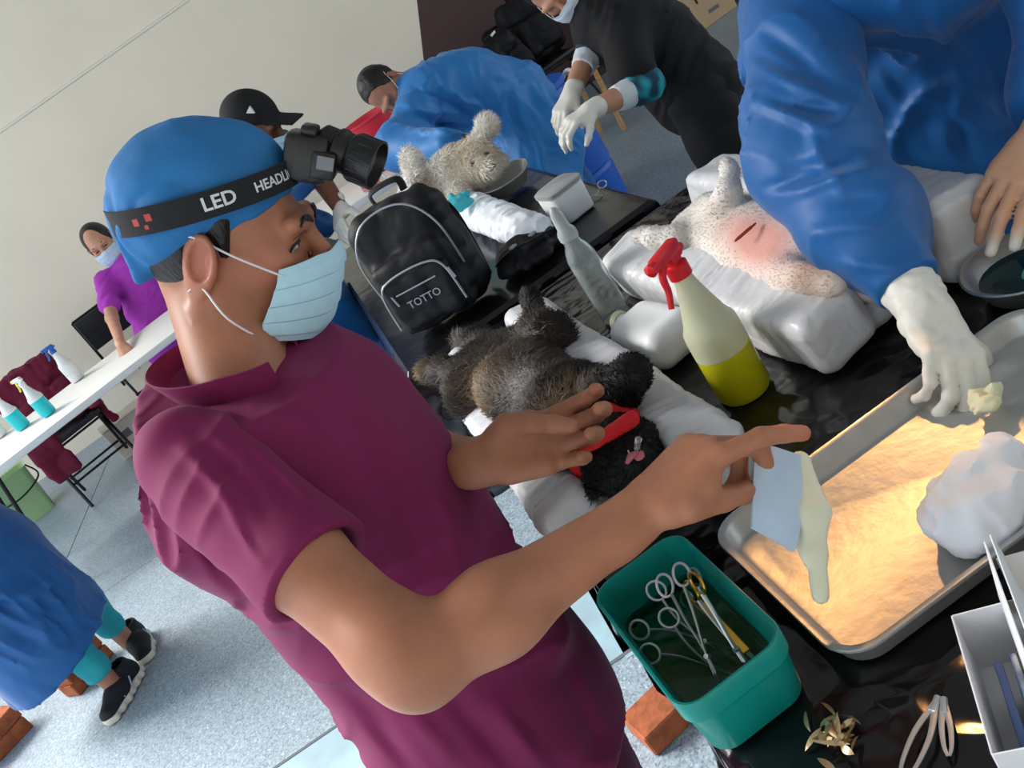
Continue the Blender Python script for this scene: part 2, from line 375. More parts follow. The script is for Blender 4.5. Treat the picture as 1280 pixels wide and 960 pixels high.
_nz = _N.new('ShaderNodeTexNoise'); _nz.inputs['Scale'].default_value = 6; _mxv = _N.new('ShaderNodeMix'); _mxv.data_type = 'VECTOR'; _mxv.inputs[0].default_value = .16; _L.new(_tc.outputs['Object'], _nz.inputs['Vector']); _L.new(_tc.outputs['Object'], _mxv.inputs[4]); _L.new(_nz.outputs['Color'], _mxv.inputs[5]); _L.new(_mxv.outputs[1], _vo.inputs['Vector'])
_bp = _N.new('ShaderNodeBump'); _bp.inputs['Strength'].default_value = .35; _bp.inputs['Distance'].default_value = .02; _L.new(_vo.outputs['Distance'], _bp.inputs['Height']); _L.new(_bp.outputs[0], _N['Principled BSDF'].inputs['Normal'])
def drape(O, A, b0, b1, ovs, seed, nu=90, nv=190):
    """plastic over a table: ovs = overhang left,right,near,far"""
    l, r, n, f = ovs
    def fn(U, V):
        s = -l + U * (A + l + r); t = b0 - n + V * (b1 - b0 + n + f)
        ds = np.maximum(-s, s - A); dt = np.maximum(b0 - t, t - b1); d = np.maximum(np.maximum(ds, dt), 0)
        sc, tcl = np.clip(s, 0, A), np.clip(t, b0, b1); q = np.stack([s, t, d * 0.3], -1)
        wob = vnoise(q, 9, seed) + 0.6 * vnoise(q, 21, seed + 1); along = np.where(ds > dt, t, s)
        out = np.where(d > 0, 0.010 + (0.5 + 0.5 * np.sin(along * 34 + 3 * wob)) * 0.12 * np.minimum(d, 0.25), 0)
        so = sc + np.where(s < 0, -out, np.where(s > A, out, 0)); to = tcl + np.where(t < b0, -out, np.where(t > b1, out, 0))
        z = TZ + 0.003 + (0.0020 if seed < 10 else .0007) * (vnoise(q, 14, seed + 2) + .5 * vnoise(q, 37, seed + 3)) * (d <= 0) - d
        return O + so[..., None] * EX + to[..., None] * EY + z[..., None] * EZ
    return sheet(fn, nu, nv)
sh1 = obj('plastic_sheet', drape(T1, 0.75, -0.40, 1.40, (0.16, 0.30, 0.3, 0.25), 3), M_sheet, loc=p1(0.37, 0.5)); tag(sh1, 'glossy black plastic sheet spread under the steel tray and the two cradles', 'plastic sheet')
M_sheet2 = mat('black_polythene_flat', (0.005, 0.005, 0.006), 0.2, spec=0.5, bump=.15, bscale=5, bdist=.02)
sh2 = obj('plastic_sheet', drape(T2, 0.75, 0.0, 1.75, (0.22, 0.12, 0.42, 0.1), 11), M_sheet2, loc=p2(0.37, 0.8)); tag(sh2, 'black plastic sheet hanging in folds below the black backpack', 'plastic sheet')
# bricks that lift the table legs
bk_v, bk_f = rbox(0.22, 0.105, 0.062, 0.004, 1)
def bricks(P, rot, label, n=1, grp='bricks under the tables'):
    for k in range(n):
        o = obj('brick', tf((bk_v, bk_f), rotz(rot + 0.15 * k)), M_brick, local=True, smooth=False); o.location = (P[0], P[1], 0.0005 + 0.0625 * k)
        tag(o, label[k] if isinstance(label, list) else label, 'brick', grp)
M_ceil = mat('ceiling_paint', srgb(190, 186, 180), 0.9)
o = obj('ceiling', tf(rbox(15.0, 16, 0.1, 0), t=(3.7, 2.0, 4.6)), M_ceil, smooth=False); tag(o, kind='structure')  # unseen hall ceiling, left edge placed to shade the floor towards the right
o = obj('unseen_wall_front', tf(rbox(11, 0.15, 4.6, 0), t=(3.2, -4.0, 0)), M_cream, smooth=False); tag(o, kind='structure')  # unseen wall added behind the camera to cut the frontal fill light
# ------------------------------------------------------------------ things on the near table
def rr(w, h, r, z, seg=6):
    """rounded rectangle ring, counter-clockwise"""
    r = min(r, w / 2 - 1e-4, h / 2 - 1e-4); out = []
    for cx, cy, a0 in ((w / 2 - r, h / 2 - r, 0), (-w / 2 + r, h / 2 - r, 90), (-w / 2 + r, -h / 2 + r, 180), (w / 2 - r, -h / 2 + r, 270)):
        for k in range(seg + 1):
            a = math.radians(a0 + 90 * k / seg); out.append((cx + r * math.cos(a), cy + r * math.sin(a), z))
    return out
def loft(rings, cap0=True, cap1=True):
    n = len(rings[0]); v = np.array([p for q in rings for p in q]); F = []
    for i in range(len(rings) - 1):
        for j in range(n):
            j2 = (j + 1) % n; F.append([i * n + j, i * n + j2, (i + 1) * n + j2, (i + 1) * n + j])
    if cap0: F.append(list(range(n))[::-1])
    if cap1: F.append([(len(rings) - 1) * n + j for j in range(n)])
    return v, F
M_steel = mat('stainless_steel', srgb(206, 208, 210), 0.3, metal=0.85, bump=0.05, bscale=120)
M_traysteel = mat('worn_tray_steel', srgb(186, 186, 184), 0.40, metal=0.6, bump=0.2, bscale=60, bdist=0.003, var=0.10, vscale=30, coat=.35)
# steel tray
TRR = rotz(math.radians(3.1)); tw, td = 0.50, 0.30; tc_ = np.array([0.115, 0.699, TZ + 0.006]) + TRR @ np.array([tw / 2, td / 2, 0])
tray = thing('instrument_tray', 'large shallow stainless steel tray with rounded corners on black plastic', 'tray', tc_)
t_out = [rr(tw - .03, td - .03, .03, 0.000), rr(tw - .022, td - .022, .034, 0.002), rr(tw - .012, td - .012, .038, 0.026), rr(tw, td, .042, 0.030), rr(tw + .002, td + .002, .043, 0.028), rr(tw + .004, td + .004, .044, 0.030), rr(tw + .002, td + .002, .043, 0.033), rr(tw - .012, td - .012, .038, 0.032), rr(tw - .017, td - .017, .036, 0.028), rr(tw - .028, td - .028, .03, 0.006), rr(tw - .036, td - .036, .028, 0.0035)]
obj('tray_pan', tf(loft(t_out), TRR, tc_), M_traysteel, tray, sharp=60)
# green tub
M_tub = mat('teal_plastic', srgb(12, 136, 126), 0.35, spec=0.4, sss=0.0, var=0.08, vscale=12)
tubc = np.array([0.010, 0.836, TZ + 0.006]); TBR = rotz(math.radians(4.6)); bw, bd, bh = 0.128, 0.245, 0.088
tub = thing('plastic_tub', 'teal green plastic tub holding surgical scissors beside the steel tray', 'tub', tubc)
prof = [(.022, .02, 0), (.014, .026, .004), (.006, .026, .055), (.004, .026, .060), (-.002, .027, .062), (-.003, .028, bh - .003), (0, .027, bh), (.005, .025, bh), (.007, .024, bh - .004), (.012, .022, .06), (.022, .02, .008), (.03, .016, .005)]
obj('tub_body', tf(loft([rr(bw - i * 1, bd - i * 1, r, z) for i, r, z in prof]), TBR, tubc), M_tub, tub, sharp=50)
M_water = mat('green_water', srgb(150, 205, 170), 0.03, trans=1.0, ior=1.33)
obj('disinfectant', tf(loft([rr(bw - .0225, bd - .0225, .02, .0095), rr(bw - .0165, bd - .0165, .021, .034)]), TBR, tubc), M_water, tub, smooth=False)
# scissors and forceps
M_gold = mat('gold_handle', srgb(206, 160, 62), 0.28, metal=1.0)
def forceps(name, label, ring, tip, roll=0.0, open_=0.12, gold=False, L=None, group='instruments in the tub', m=None):
    ring, tip = np.asarray(ring, float), np.asarray(tip, float); L = np.linalg.norm(tip - ring)
    t = thing(name, label, 'surgical tool', ring, group=group); R = frame(tip - ring) @ rotz(roll); m = m or M_steel
    for s in (-1, 1):
        a = np.arange(20) / 20 * 2 * math.pi; rc = np.array([s * (0.011 + open_ * 0.045), 0, 0.0])
        rg = tube(np.stack([rc[0] + 0.0105 * np.cos(a), 0 * a + s * 0.001, rc[2] + 0.013 * np.sin(a)], 1), 0.0017, 6, closed=True)
        sh = tube(spline([(rc[0] * 0.75, s * .001, 0.012), (s * 0.007, s * .001, L * 0.3), (0, s * .0008, L * 0.62), (-s * (0.001 + open_ * .02), 0, L)], 5), np.linspace(0.0024, 0.0012, 16), 6, flat=(1.3, .7), up=(0, 1, 0))
        obj('finger_ring', tf(rg, R, ring), M_gold if gold else m, t); obj('shank', tf(sh, R, ring), m, t)
    obj('pivot_screw', tf(lathe([(0, -.003), (.003, -.003), (.003, .003), (0, .003)], 10), R @ rotx(math.pi / 2), ring + R @ np.array([0, 0, L * .62])), m, t)
    return t
def tz(a, b, z): return tubc + TBR @ np.array([a, b, z])
forceps('hemostat', 'steel forceps with upright finger rings near the middle of the teal tub', tz(.018, .035, .098), tz(-.018, -.075, .012), 0.5, .05)
forceps('needle_holder', 'forceps with gold finger rings leaning right in the teal tub', tz(.030, .010, .092), tz(.020, -.085, .012), 1.1, .03, gold=True)
forceps('hemostat', 'open forceps lying leftmost in the teal tub', tz(-.030, .030, .052), tz(.010, -.080, .014), 0.2, .25)
forceps('surgical_scissors', 'small scissors spread open at the far left of the teal tub', tz(-.022, .070, .058), tz(.024, -.040, .014), 0.3, .3)
forceps('surgical_scissors', 'dark scissors sunk deepest along the right wall of the teal tub', tz(.034, .075, .040), tz(.030, -.05, .013), 0.8, .12)
for a, b, L_, lab in ((.018, -.030, .075, 'gold flat handle of a needle holder resting on the tub wall'),):
    t = thing('scalpel', 'flat gold scalpel handle standing between the scissors in the teal tub', 'surgical tool', tz(.026, .004, .074), group='instruments in the tub')
    d = tz(.034, -.070, .016) - tz(.026, .004, .074)
    obj('handle', tf(rbox(.010, .004, .07, .0012, 1), frame(d, (1, 0, 0)), tz(.026, .004, .074)), M_gold, t)
    obj('blade', tf(rbox(.005, .0012, .03, .0005, 1), frame(d, (1, 0, 0)), tz(.026, .004, .074) + nrm(d) * .066), M_steel, t)
# spray bottle with yellow liquid
M_hdpe = mat('milky_plastic', srgb(224, 226, 196), 0.35, trans=0.35, sss=0.1)
M_yellow = mat('yellow_disinfectant', srgb(198, 192, 22), 0.25, spec=0.4)
M_red = mat('red_plastic', srgb(214, 26, 34), 0.35); M_whitep = mat('white_plastic', srgb(232, 234, 234), 0.4)
M_blue = mat('blue_plastic', srgb(34, 92, 178), 0.4); M_yelp = mat('yellow_plastic', srgb(226, 206, 60), 0.4)
def spray_bottle(label, base, yaw, r, h, liq, m_body, m_liq, m_trig, m_head, scale=1.0, group=None, neck=0.34, label_band=None):
    t = thing('spray_bottle', label, 'bottle', base, group=group); hs = h * (1 - neck); b = np.asarray(base, float); R = rotz(yaw)
    pr_ = [(0, 0), (r * .86, 0), (r, .006), (r, liq)]
    obj('liquid_band', tf(lathe([(0, 0), (r * .9, 0), (r * .995, .008), (r * .995, liq - .001), (0, liq - .001)], 32), R, b + [0, 0, .0006]), m_liq, t)
    obj('bottle_body', tf(lathe([(r * .98, liq), (r, liq + .001), (r, hs * .80), (r * .97, hs * .88), (r * .80, hs * .97), (r * .55, h * .80), (r * .38, h * .92), (r * .32, h), (0, h)], 32), R, b), m_body, t)
    n = r * .36 / .0155
    obj('collar', tf(lathe([(0, h - .004), (.0175 * n, h - .004), (.0175 * n, h + .016 * n), (.013 * n, h + .018 * n), (0, h + .018 * n)], 20), R, b), m_head, t)
    hd = obj('spray_head', tf(cat_(tf(rbox(.062 * n, .020 * n, .020 * n, .005 * n), t=(.010 * n, 0, h + .030 * n)), tf(rbox(.022 * n, .018 * n, .02 * n, .003 * n), t=(0, 0, h + .014 * n)), tf(rbox(.02 * n, .016 * n, .012 * n, .004 * n), roty(.5), (-.022 * n, 0, h + .024 * n))), R, b), m_head, t)
    obj('nozzle', tf(lathe([(0, 0), (.009 * n, 0), (.010 * n, .014 * n), (.004 * n, .018 * n), (0, .018 * n)], 12), R @ roty(math.pi / 2), b + R @ np.array([.038 * n, 0, h + .040 * n])), m_trig, t)
    obj('trigger', tf(tube(spline([(.020 * n, 0, h + .034 * n), (.036 * n, 0, h + .018 * n), (.040 * n, 0, h - .004 * n), (.052 * n, 0, h - .026 * n)], 5), np.linspace(.0075, .005, 16) * n, 8, flat=(1, .75)), R, b), m_trig, t)
    return t
yb = atz(932, 488, TZ + .004)
spray_bottle('large spray bottle half full of yellow liquid with a red trigger', yb, math.radians(215), .0435, .225, .085, M_hdpe, M_yellow, M_red, mat('sprayer_red', srgb(205, 30, 36), .35))
# clear empty bottle standing between the cradles
M_glass = mat('clear_plastic', (0.90, 0.96, 0.95), 0.06, trans=0.90, ior=1.38, bump=0.1, bscale=30)
gb = atz(778, 392, TZ + .004) + [-.012, 0, 0]
t = thing('clear_bottle', 'tall empty clear bottle with a long narrow neck beside the cradles', 'bottle', gb)
obj('bottle_body', tf(lathe([(0, 0), (.027, 0), (.031, .004), (.031, .135), (.030, .155), (.024, .175), (.018, .185), (.0165, .20), (.0145, .20), (.0165, .183), (.0225, .172), (.0285, .15), (.0295, .135), (.0295, .006), (.024, .004), (0, .004)], 32), None, gb), M_glass, t)
M_frost = mat('frosted_plastic', srgb(226, 232, 232), 0.3, trans=0.6)
obj('nozzle_cap', tf(lathe([(0, .196), (.019, .196), (.019, .215), (.014, .222), (.013, .250), (.009, .262), (.004, .268), (0, .268)], 24), None, gb), M_frost, t)
for k in range(3): obj('neck_rib', tf(tube([(.0195 * math.cos(a), .0195 * math.sin(a), .200 + .005 * k) for a in np.arange(20) / 20 * 6.2832], .0012, 5, closed=True), None, gb), M_frost, t)
# foam cradles in white wrap
M_wrap = mat('white_wrap', srgb(204, 204, 207), 0.42, spec=0.5, bump=0.5, bscale=14, bdist=0.006, stretch=(1, 1, 1), coat=0.15, var=0.05, vscale=10)
def pad(A, B, w, h, lean, seed, res=0.0046):
    """wrapped foam block from A to B (bottom centre line), width w, height h"""
    A, B = np.asarray(A, float), np.asarray(B, float); d = nrm(B - A); L = np.linalg.norm(B - A); c = (A + B) / 2 + EZ * h / 2; side = nrm(np.cross(d, EZ))
    R = np.stack([side, d, EZ], 1) @ roty(lean); V = Vol(np.minimum(A, B) - .16, np.maximum(A, B) + [.16, .16, h + .06], res)
    V.box(c, (w / 2, L / 2, h / 2), R, r=.026, k=0)
    def wr(p):
        s = (p - A) @ d; u = (p - c) @ side; q = np.stack([s * 1.0, u * 2.2, p[:, 2] * 1.5], -1)
        n1 = vnoise(q, 9, seed); n2 = vnoise(np.stack([s * 2.6, u * .5, p[:, 2] * .5], -1), 26, seed + 1)
        n3 = vnoise(np.stack([s * 2.2 + .3 * n1, u * .35, p[:, 2] * .35], -1), 52, seed + 2); return 0.004 * n1 + 0.0050 * np.abs(n2) ** .7 + .0022 * np.abs(n3)
    V.disp(wr); V.cut((0, 0, TZ + .0062), (0, 0, -1)); return V.mesh()
def cradle(label, pads, base, c):
    t = thing('foam_cradle', label, 'cradle', c, group='surgery cradles')
    for i, p in enumerate(pads): obj('pad', pad(*p, seed=20 + i), M_wrap, t, sharp=None)
    A, B, w, h = base; obj('base_pad', pad(A, B, w, h, 0, 31), M_wrap, t, sharp=None)
Z0 = np.array([0, 0, TZ + .006])
def g(x, y, z=0.0): return np.array([x, y, 0]) + Z0 + [0, 0, z]
cradle('white wrapped foam cradle under the dark long-haired cat', [(g(-.082, 1.98), g(-.035, 1.17), .10, .085, .22), (g(.104, 1.93), g(.170, 1.06), .105, .105, -.20)], (g(.02, 1.9), g(.07, 1.12), .17, .05), g(.02, 1.5))
cradle('white wrapped foam cradle under the white cat with shaved belly', [(g(.345, 1.88), g(.428, 1.165), .115, .115, .20), (g(.575, 1.90), g(.665, 1.17), .12, .14, -.15)], (g(.45, 1.84), g(.54, 1.2), .20, .055), g(.47, 1.5))
# low white jug lying between the cradles
jc = atz(832, 440, TZ + .006)
V = Vol(jc - [.12, .16, .02], jc + [.12, .16, .12], .005); JR = rotz(math.radians(12))
V.box(jc + [0, 0, .042], (.055, .085, .040), JR, r=.03, k=0).cone(jc + JR @ np.array([0, .08, .045]), jc + JR @ np.array([0, .112, .048]), .02, .017, .015)
V.disp(lambda p: .002 * vnoise(p, 25, 4)); V.cut((0, 0, TZ + .0064), (0, 0, -1))
jug = thing('plastic_jug', 'rounded white plastic jug lying between the spray bottle and the clear bottle', 'jug', jc)
obj('jug_body', V.mesh(), M_whitep, jug, sharp=None)
obj('screw_cap', tf(lathe([(0, 0), (.021, 0), (.021, .018), (0, .018)], 20), frame(JR @ np.array([0, 1, 0])), jc + JR @ np.array([0, .106, .048])), M_hdpe, jug)
# crumpled paper in the tray
pc = atz(1222, 640, TZ + .045) + [.008, .018, 0]; V = Vol(pc - [.1, .1, .06], pc + [.1, .1, .08], .004)
V.ell(pc + [0, 0, -.005], (.062, .048, .042), rotz(.5), k=0).cone(pc + [.03, 0, 0], pc + [.06, .03, .01], .03, .02, .02)
def crump(p):
    a = np.abs(vnoise(p, 26, 5)); b = np.abs(vnoise(p, 60, 6)); return .018 * a + .006 * b - .008
V.disp(crump, .08); V.cut((0, 0, TZ + .0105), (0, 0, -1))
M_paper = mat('white_tissue', srgb(234, 236, 242), 0.9, sss=0.05)
o = obj('paper_towel', V.mesh(), M_paper, loc=pc, sharp=25); tag(o, 'crumpled ball of white paper towel lying in the steel tray', 'paper towel')
# round steel bowl at the right
bc = atz(1262, 372, TZ + .007) + [.030, -.012, 0]; t = thing('steel_bowl', 'round steel bowl with dark liquid at the right edge of the near table', 'bowl', bc)
obj('bowl_body', tf(lathe([(0, 0), (.045, 0), (.06, .01), (.074, .04), (.082, .044), (.083, .046), (.08, .047), (.071, .042), (.056, .013), (.042, .004), (0, .004)], 40), None, bc), M_steel, t)
obj('liquid', tf(lathe([(0, .012), (.0535, .012), (.063, .026), (0, .026)], 40), None, bc), mat('dark_teal_liquid', srgb(10, 52, 56), .05, spec=.6), t)
V = Vol(bc - [.05, .05, 0], bc + [.05, .05, .06], .003); V.ell(bc + [.01, -.015, .026], (.026, .018, .012), k=0).disp(lambda p: .01 * np.abs(vnoise(p, 60, 9)) - .003)
o = obj('gauze_swab', V.mesh(), mat('teal_gauze', srgb(86, 176, 170), .9), loc=bc + [0, 0, .02]); tag(o, 'teal gauze swab floating in the round steel bowl', 'gauze')
# open carton of suture packets, lower right
M_card = mat('white_card', srgb(222, 222, 224), 0.7, var=.04, vscale=20)
qc = np.array([0.224, 0.550, TZ + .006]); QR = rotz(math.radians(-26)); bx_ = thing('suture_carton', 'open white cardboard carton of suture packets at the lower right table corner', 'box', qc)
cw, cd, ch, th = .105, .145, .075, .0016
def panel(nm, sx, sy, sz, p, R=None): return obj(nm, tf(tf(rbox(sx, sy, sz, .0004, 1), R), QR, qc + QR @ np.asarray(p, float)), M_card, bx_, smooth=False)
panel('base_panel', cw, cd, th, (0, 0, 0))
for s in (-1, 1): panel('side_panel', th, cd, ch, (s * cw / 2, 0, 0)); panel('end_panel', cw, th, ch, (0, s * cd / 2, 0))
panel('lid_flap', .0016, cd * .96, .07, (-cw * .10, .02, ch - .012), roty(.12)); panel('lid_flap', .0016, cd * .9, .08, (cw * .12, .02, ch - .012), roty(-.1))
panel('lid_flap', .04, .0016, .06, (cw * .2, cd * .42, ch - .01), rotx(-.25))
M_foil = mat('packet_foil', srgb(188, 196, 204), .25, metal=.6, var=.5, vscale=50, col2=srgb(30, 60, 100)); M_peach = mat('packet_paper', srgb(214, 186, 160), .6)
for k in range(5):
    P = qc + QR @ np.array([-.036 + .014 * k, -.02 + .006 * (k % 2), .004]); t = thing('suture_packet', ['blue foil suture packet nearest the left wall of the carton', 'foil suture packet second from the left carton wall', 'peach paper suture packet in the middle of the carton', 'foil suture packet right of the peach one in the carton', 'peach paper suture packet under the carton flaps'][k], 'packet', P, group='packets in the carton')
    obj('packet_body', tf(rbox(.006, .09, .052 + .004 * (k % 3), .0015, 1), QR @ roty(.12), P), M_peach if k % 3 == 2 else M_foil, t)
    obj('packet_seal', tf(rbox(.0068, .09, .006, .0006, 1), QR @ roty(.12), P + [.006, 0, .046]), mat('seal_blue', srgb(40, 76, 128), .5), t)
# tweezers and shreds of foil on the black plastic
def tweezer(label, A, B, gap=.012):
    A, B = np.asarray(A), np.asarray(B); t = thing('tweezers', label, 'surgical tool', A, group='tweezers on the plastic'); d = nrm(B - A); s = nrm(np.cross(d, EZ)); L = np.linalg.norm(B - A)
    for q in (-1, 1): obj('prong', tube(spline([A, A + d * L * .4 + s * q * gap * .6, A + d * L * .8 + s * q * gap * .55, B + s * q * gap * .12], 6), np.linspace(.0032, .0012, 19), 6, flat=(.5, 1.2), up=EZ), M_steel, t)
    obj('prong_joint', tube([A - d * .006, A + d * .01], .0036, 8), M_steel, t)
tweezer('steel tweezers on black plastic left of the suture carton', atz(1170, 878, TZ + .012), atz(1128, 975, TZ + .012))
tweezer('bent steel tweezers lying closest to the suture carton', atz(1180, 880, TZ + .011), atz(1186, 945, TZ + .011), .006)
M_shred = mat('foil_shreds', srgb(214, 186, 140), .28, metal=.8)
sc_c = atz(1045, 925, TZ + .006)
for k in range(34):
    a = RNG.uniform(0, 6.28); r = abs(RNG.normal(0, .017)); p = sc_c + np.array([math.cos(a) * r, math.sin(a) * r * 1.2, .003 + RNG.uniform(0, .016) * max(0, 1 - r / .03)])
    L_ = RNG.uniform(.014, .030); w_ = RNG.uniform(.004, .008); n_ = 7; s_ = np.linspace(-1, 1, n_); prof_ = np.maximum(1 - s_ ** 2, .02) * w_
    top = np.stack([s_ * L_ * .5, prof_ * .5, .10 * L_ * (1 - s_ ** 2)], 1); bot = top * [1, -1, 1]; vv = np.concatenate([top, bot]); vv = np.concatenate([vv, vv - [0, 0, .0004]]); ff = [[i, i + 1, n_ + i + 1, n_ + i] for i in range(n_ - 1)] + [[2 * n_ + i, 3 * n_ + i, 3 * n_ + i + 1, 2 * n_ + i + 1] for i in range(n_ - 1)]
    Rr = rotz(RNG.uniform(0, 6.28)) @ rotx(RNG.uniform(-.7, .7)) @ roty(RNG.uniform(-.5, .5))
    o = obj('scalpel_wrapper', tf((vv, ff), Rr, p), M_shred, loc=p, smooth=False); tag(o, 'small golden shred of foil wrapper in the heap on black plastic', 'wrapper', 'foil shreds at the bottom edge')
bricks(atz(842, 878, 0.03), .25, 'red clay brick on the floor below the teal tub', 1)
bricks(atz(556, 492, 0.03), 1.0, 'orange clay brick under the far table between the man and the cat', 1)
# ------------------------------------------------------------------ people: heads, hands, clothes
M_skin = mat('tan_skin', srgb(176, 112, 82), 0.48, sss=0.08, var=0.14, vscale=22, bump=0.12, bscale=260, bdist=0.001, spec=0.4, attr='Col')
M_glove = mat('latex_glove', srgb(226, 222, 212), 0.5, sss=0.05, var=.05, vscale=30, bump=0.25, bscale=70, bdist=0.002)
M_hair = mat('black_hair', srgb(22, 17, 15), 0.45, bump=0.8, bscale=220, bdist=0.003, stretch=(1, 1, .25))
M_lid = mat('lid_crease', srgb(110, 66, 50), .6); M_eye = mat('eye_white', srgb(214, 206, 200), 0.15); M_iris = mat('brown_iris', srgb(36, 20, 12), 0.1)
M_mask = mat('blue_mask', srgb(186, 226, 241), 0.85, var=.06, vscale=60, bump=.1, bscale=400, bdist=.0005)
M_maskw = mat('white_mask_lining', srgb(208, 220, 232), 0.9)
M_cord = mat('white_elastic', srgb(226, 226, 230), 0.7)
def axes(f, up=(0, 0, 1)):
    f = nrm(f); l = nrm(np.cross(up, f)); u = np.cross(f, l); return np.stack([f, l, u], 1)        # columns forward, left, up
class Head:
    def __init__(s, O, f, up=(0, 0, 1), sc=1.0): s.O = np.asarray(O, float); s.A = axes(f, up); s.sc = sc
    def __call__(s, f, l, u): return s.O + s.A @ (np.array([f, l, u]) * s.sc)
    def add(s, V, ears=True, k=.014):
        S = s.sc; A = s.A; E = lambda c, r, R=A, kk=k, op='add': V.ell(s(*c), np.array(r) * S, R, kk * S, op)
        E((-.014, 0, .030), (.097, .074, .092)); E((.030, 0, -.030), (.062, .056, .080), kk=.03)
        for q in (-1, 1):
            V.cone(s(-.005, q * .048, -.050), s(.066, q * .018, -.098), .020 * S, .018 * S, .03 * S)
            E((.062, q * .042, -.018), (.024, .020, .020), kk=.025)
            E((.094, q * .032, .000), (.015, .019, .0115), op='sub', kk=.014)
            E((.072, q * .031, .001), (.0155, .0165, .0125), kk=.004)                      # lids
            E((.103, q * .0115, -.034), (.012, .0085, .008), kk=.006)
            V.cone(s(.088, q * .046, .022), s(.094, q * .014, .020), .010 * S, .010 * S, .018 * S)
        E((.078, 0, -.100), (.020, .022, .016), kk=.02)
        V.cone(s(.090, 0, .014), s(.113, 0, -.024), .0085 * S, .0115 * S, .012 * S); E((.113, 0, -.029), (.011, .011, .010), kk=.008)
        E((.088, 0, -.064), (.016, .024, .009), kk=.006); E((.084, 0, -.076), (.016, .021, .009), kk=.006)
        E((.100, 0, -.070), (.012, .022, .0022), op='sub', kk=.003)
        if ears:
            for q in (-1, 1):
                R = A @ rotz(q * .45) @ roty(.30); c = s(-.016, q * .078, -.008)
                V.ell(c, np.array([.024, .0080, .037]) * S, R, .006 * S); V.ell(s(-.014, q * .0835, -.004), np.array([.0145, .007, .025]) * S, R, .004 * S, 'sub')
                V.ell(s(-.006, q * .079, -.006), np.array([.004, .004, .008]) * S, R, .003 * S)
        return s
    def neck(s, V, base, r=.056, r2=.062):
        V.cone(s(-.030, 0, -.055), base, r * s.sc, r2, .03); return s
    def eyes(s, parent, lid=True):
        for q in (-1, 1):
            c = s(.0745, q * .031, -.0005)
            o = obj('eye', tf(lathe([(0, -.0135), (.006, -.0122), (.0105, -.0085), (.0133, -.003), (.0133, .003), (.0105, .0085), (.006, .0122), (0, .0135)], 16), s.A * s.sc, c), M_eye, parent)
            obj('iris', tf(lathe([(0, .0137), (.004, .0132), (.0058, .0124)], 14), s.A @ roty(math.pi / 2 + .35) * s.sc, c), M_iris, o)
    def snap(s, vf, pts, eps):
        """lay points on the skin, pushed out along the face direction"""
        q = ((vf[0] - s.O) @ s.A) / s.sc; q = q[q[:, 0] > .02]; out = []
        for f, l, u in pts:
            k = ((q[:, 1] - l) ** 2 + (q[:, 2] - u) ** 2).argsort()[:6]; out.append(s(q[k, 0].max() + eps, l, u))
        return np.array(out)
    def eye_detail(s, parent, vf, m):
        for q in (-1, 1):
            b = s.snap(vf, [(0, q * l, u) for l, u in ((.010, .018), (.015, .0208), (.020, .0230), (.025, .0252), (.030, .0266), (.036, .0272), (.042, .0262), (.047, .0240), (.051, .0205))], .0010)
            obj('eyebrow', tube(spline(b, 4), np.interp(np.arange(33), [0, 12, 32], [.0024, .0042, .0016]) * s.sc, 6, flat=(.7, 1.1), up=s.A[:, 0]), m, parent)
            w = s.snap(vf, [(0, q * l, u) for l, u in ((.016, -.0060), (.024, -.0045), (.032, -.0045), (.041, -.0060), (.049, -.0085))], .0002)
            obj('eye', tube(spline(w, 4), np.interp(np.arange(17), [0, 8, 16], [.0010, .0036, .0010]), 8, flat=(.35, 1), up=s.A[:, 0]), M_eye, parent)
            w2 = s.snap(vf, [(0, q * l, u) for l, u in ((.015, -.0040), (.024, -.0010), (.032, -.0005), (.041, -.0024), (.052, -.0078))], .0008)
            obj('eyelashes', tube(spline(w2, 4), np.interp(np.arange(17), [0, 8, 16], [.0010, .0024, .0012]), 6), m, parent)
            i_ = s.snap(vf, [(0, q * .031, -.0045)], .0006)[0]; obj('iris', tf(lathe([(0, .0012), (.0028, .0008), (.0030, 0), (0, -.001)], 12), s.A @ roty(math.pi / 2), i_), M_iris, parent)
            w3 = s.snap(vf, [(0, q * l, u) for l, u in ((.016, .0060), (.024, .0095), (.033, .0095), (.044, .0040))], -.0004); obj('eyelid_fold', tube(spline(w3, 4), .0008, 5), M_lid, parent)
    def brows(s, parent, m):
        for q in (-1, 1):
            obj('eyebrow', tube(spline([s(.097, q * .012, .020), s(.0985, q * .026, .0265), s(.090, q * .042, .027), s(.079, q * .052, .021)], 5), np.array([.0022] * 6 + [.0032] * 5 + [.0028, .0024, .002, .0016, .0012]) * s.sc, 6, flat=(.9, 1)), m, parent)
            obj('eyelash_line', tube(spline([s(.0872, q * .018, -.004), s(.0892, q * .030, -.0055), s(.082, q * .046, -.006)], 5), .0019 * s.sc, 5), m, parent)
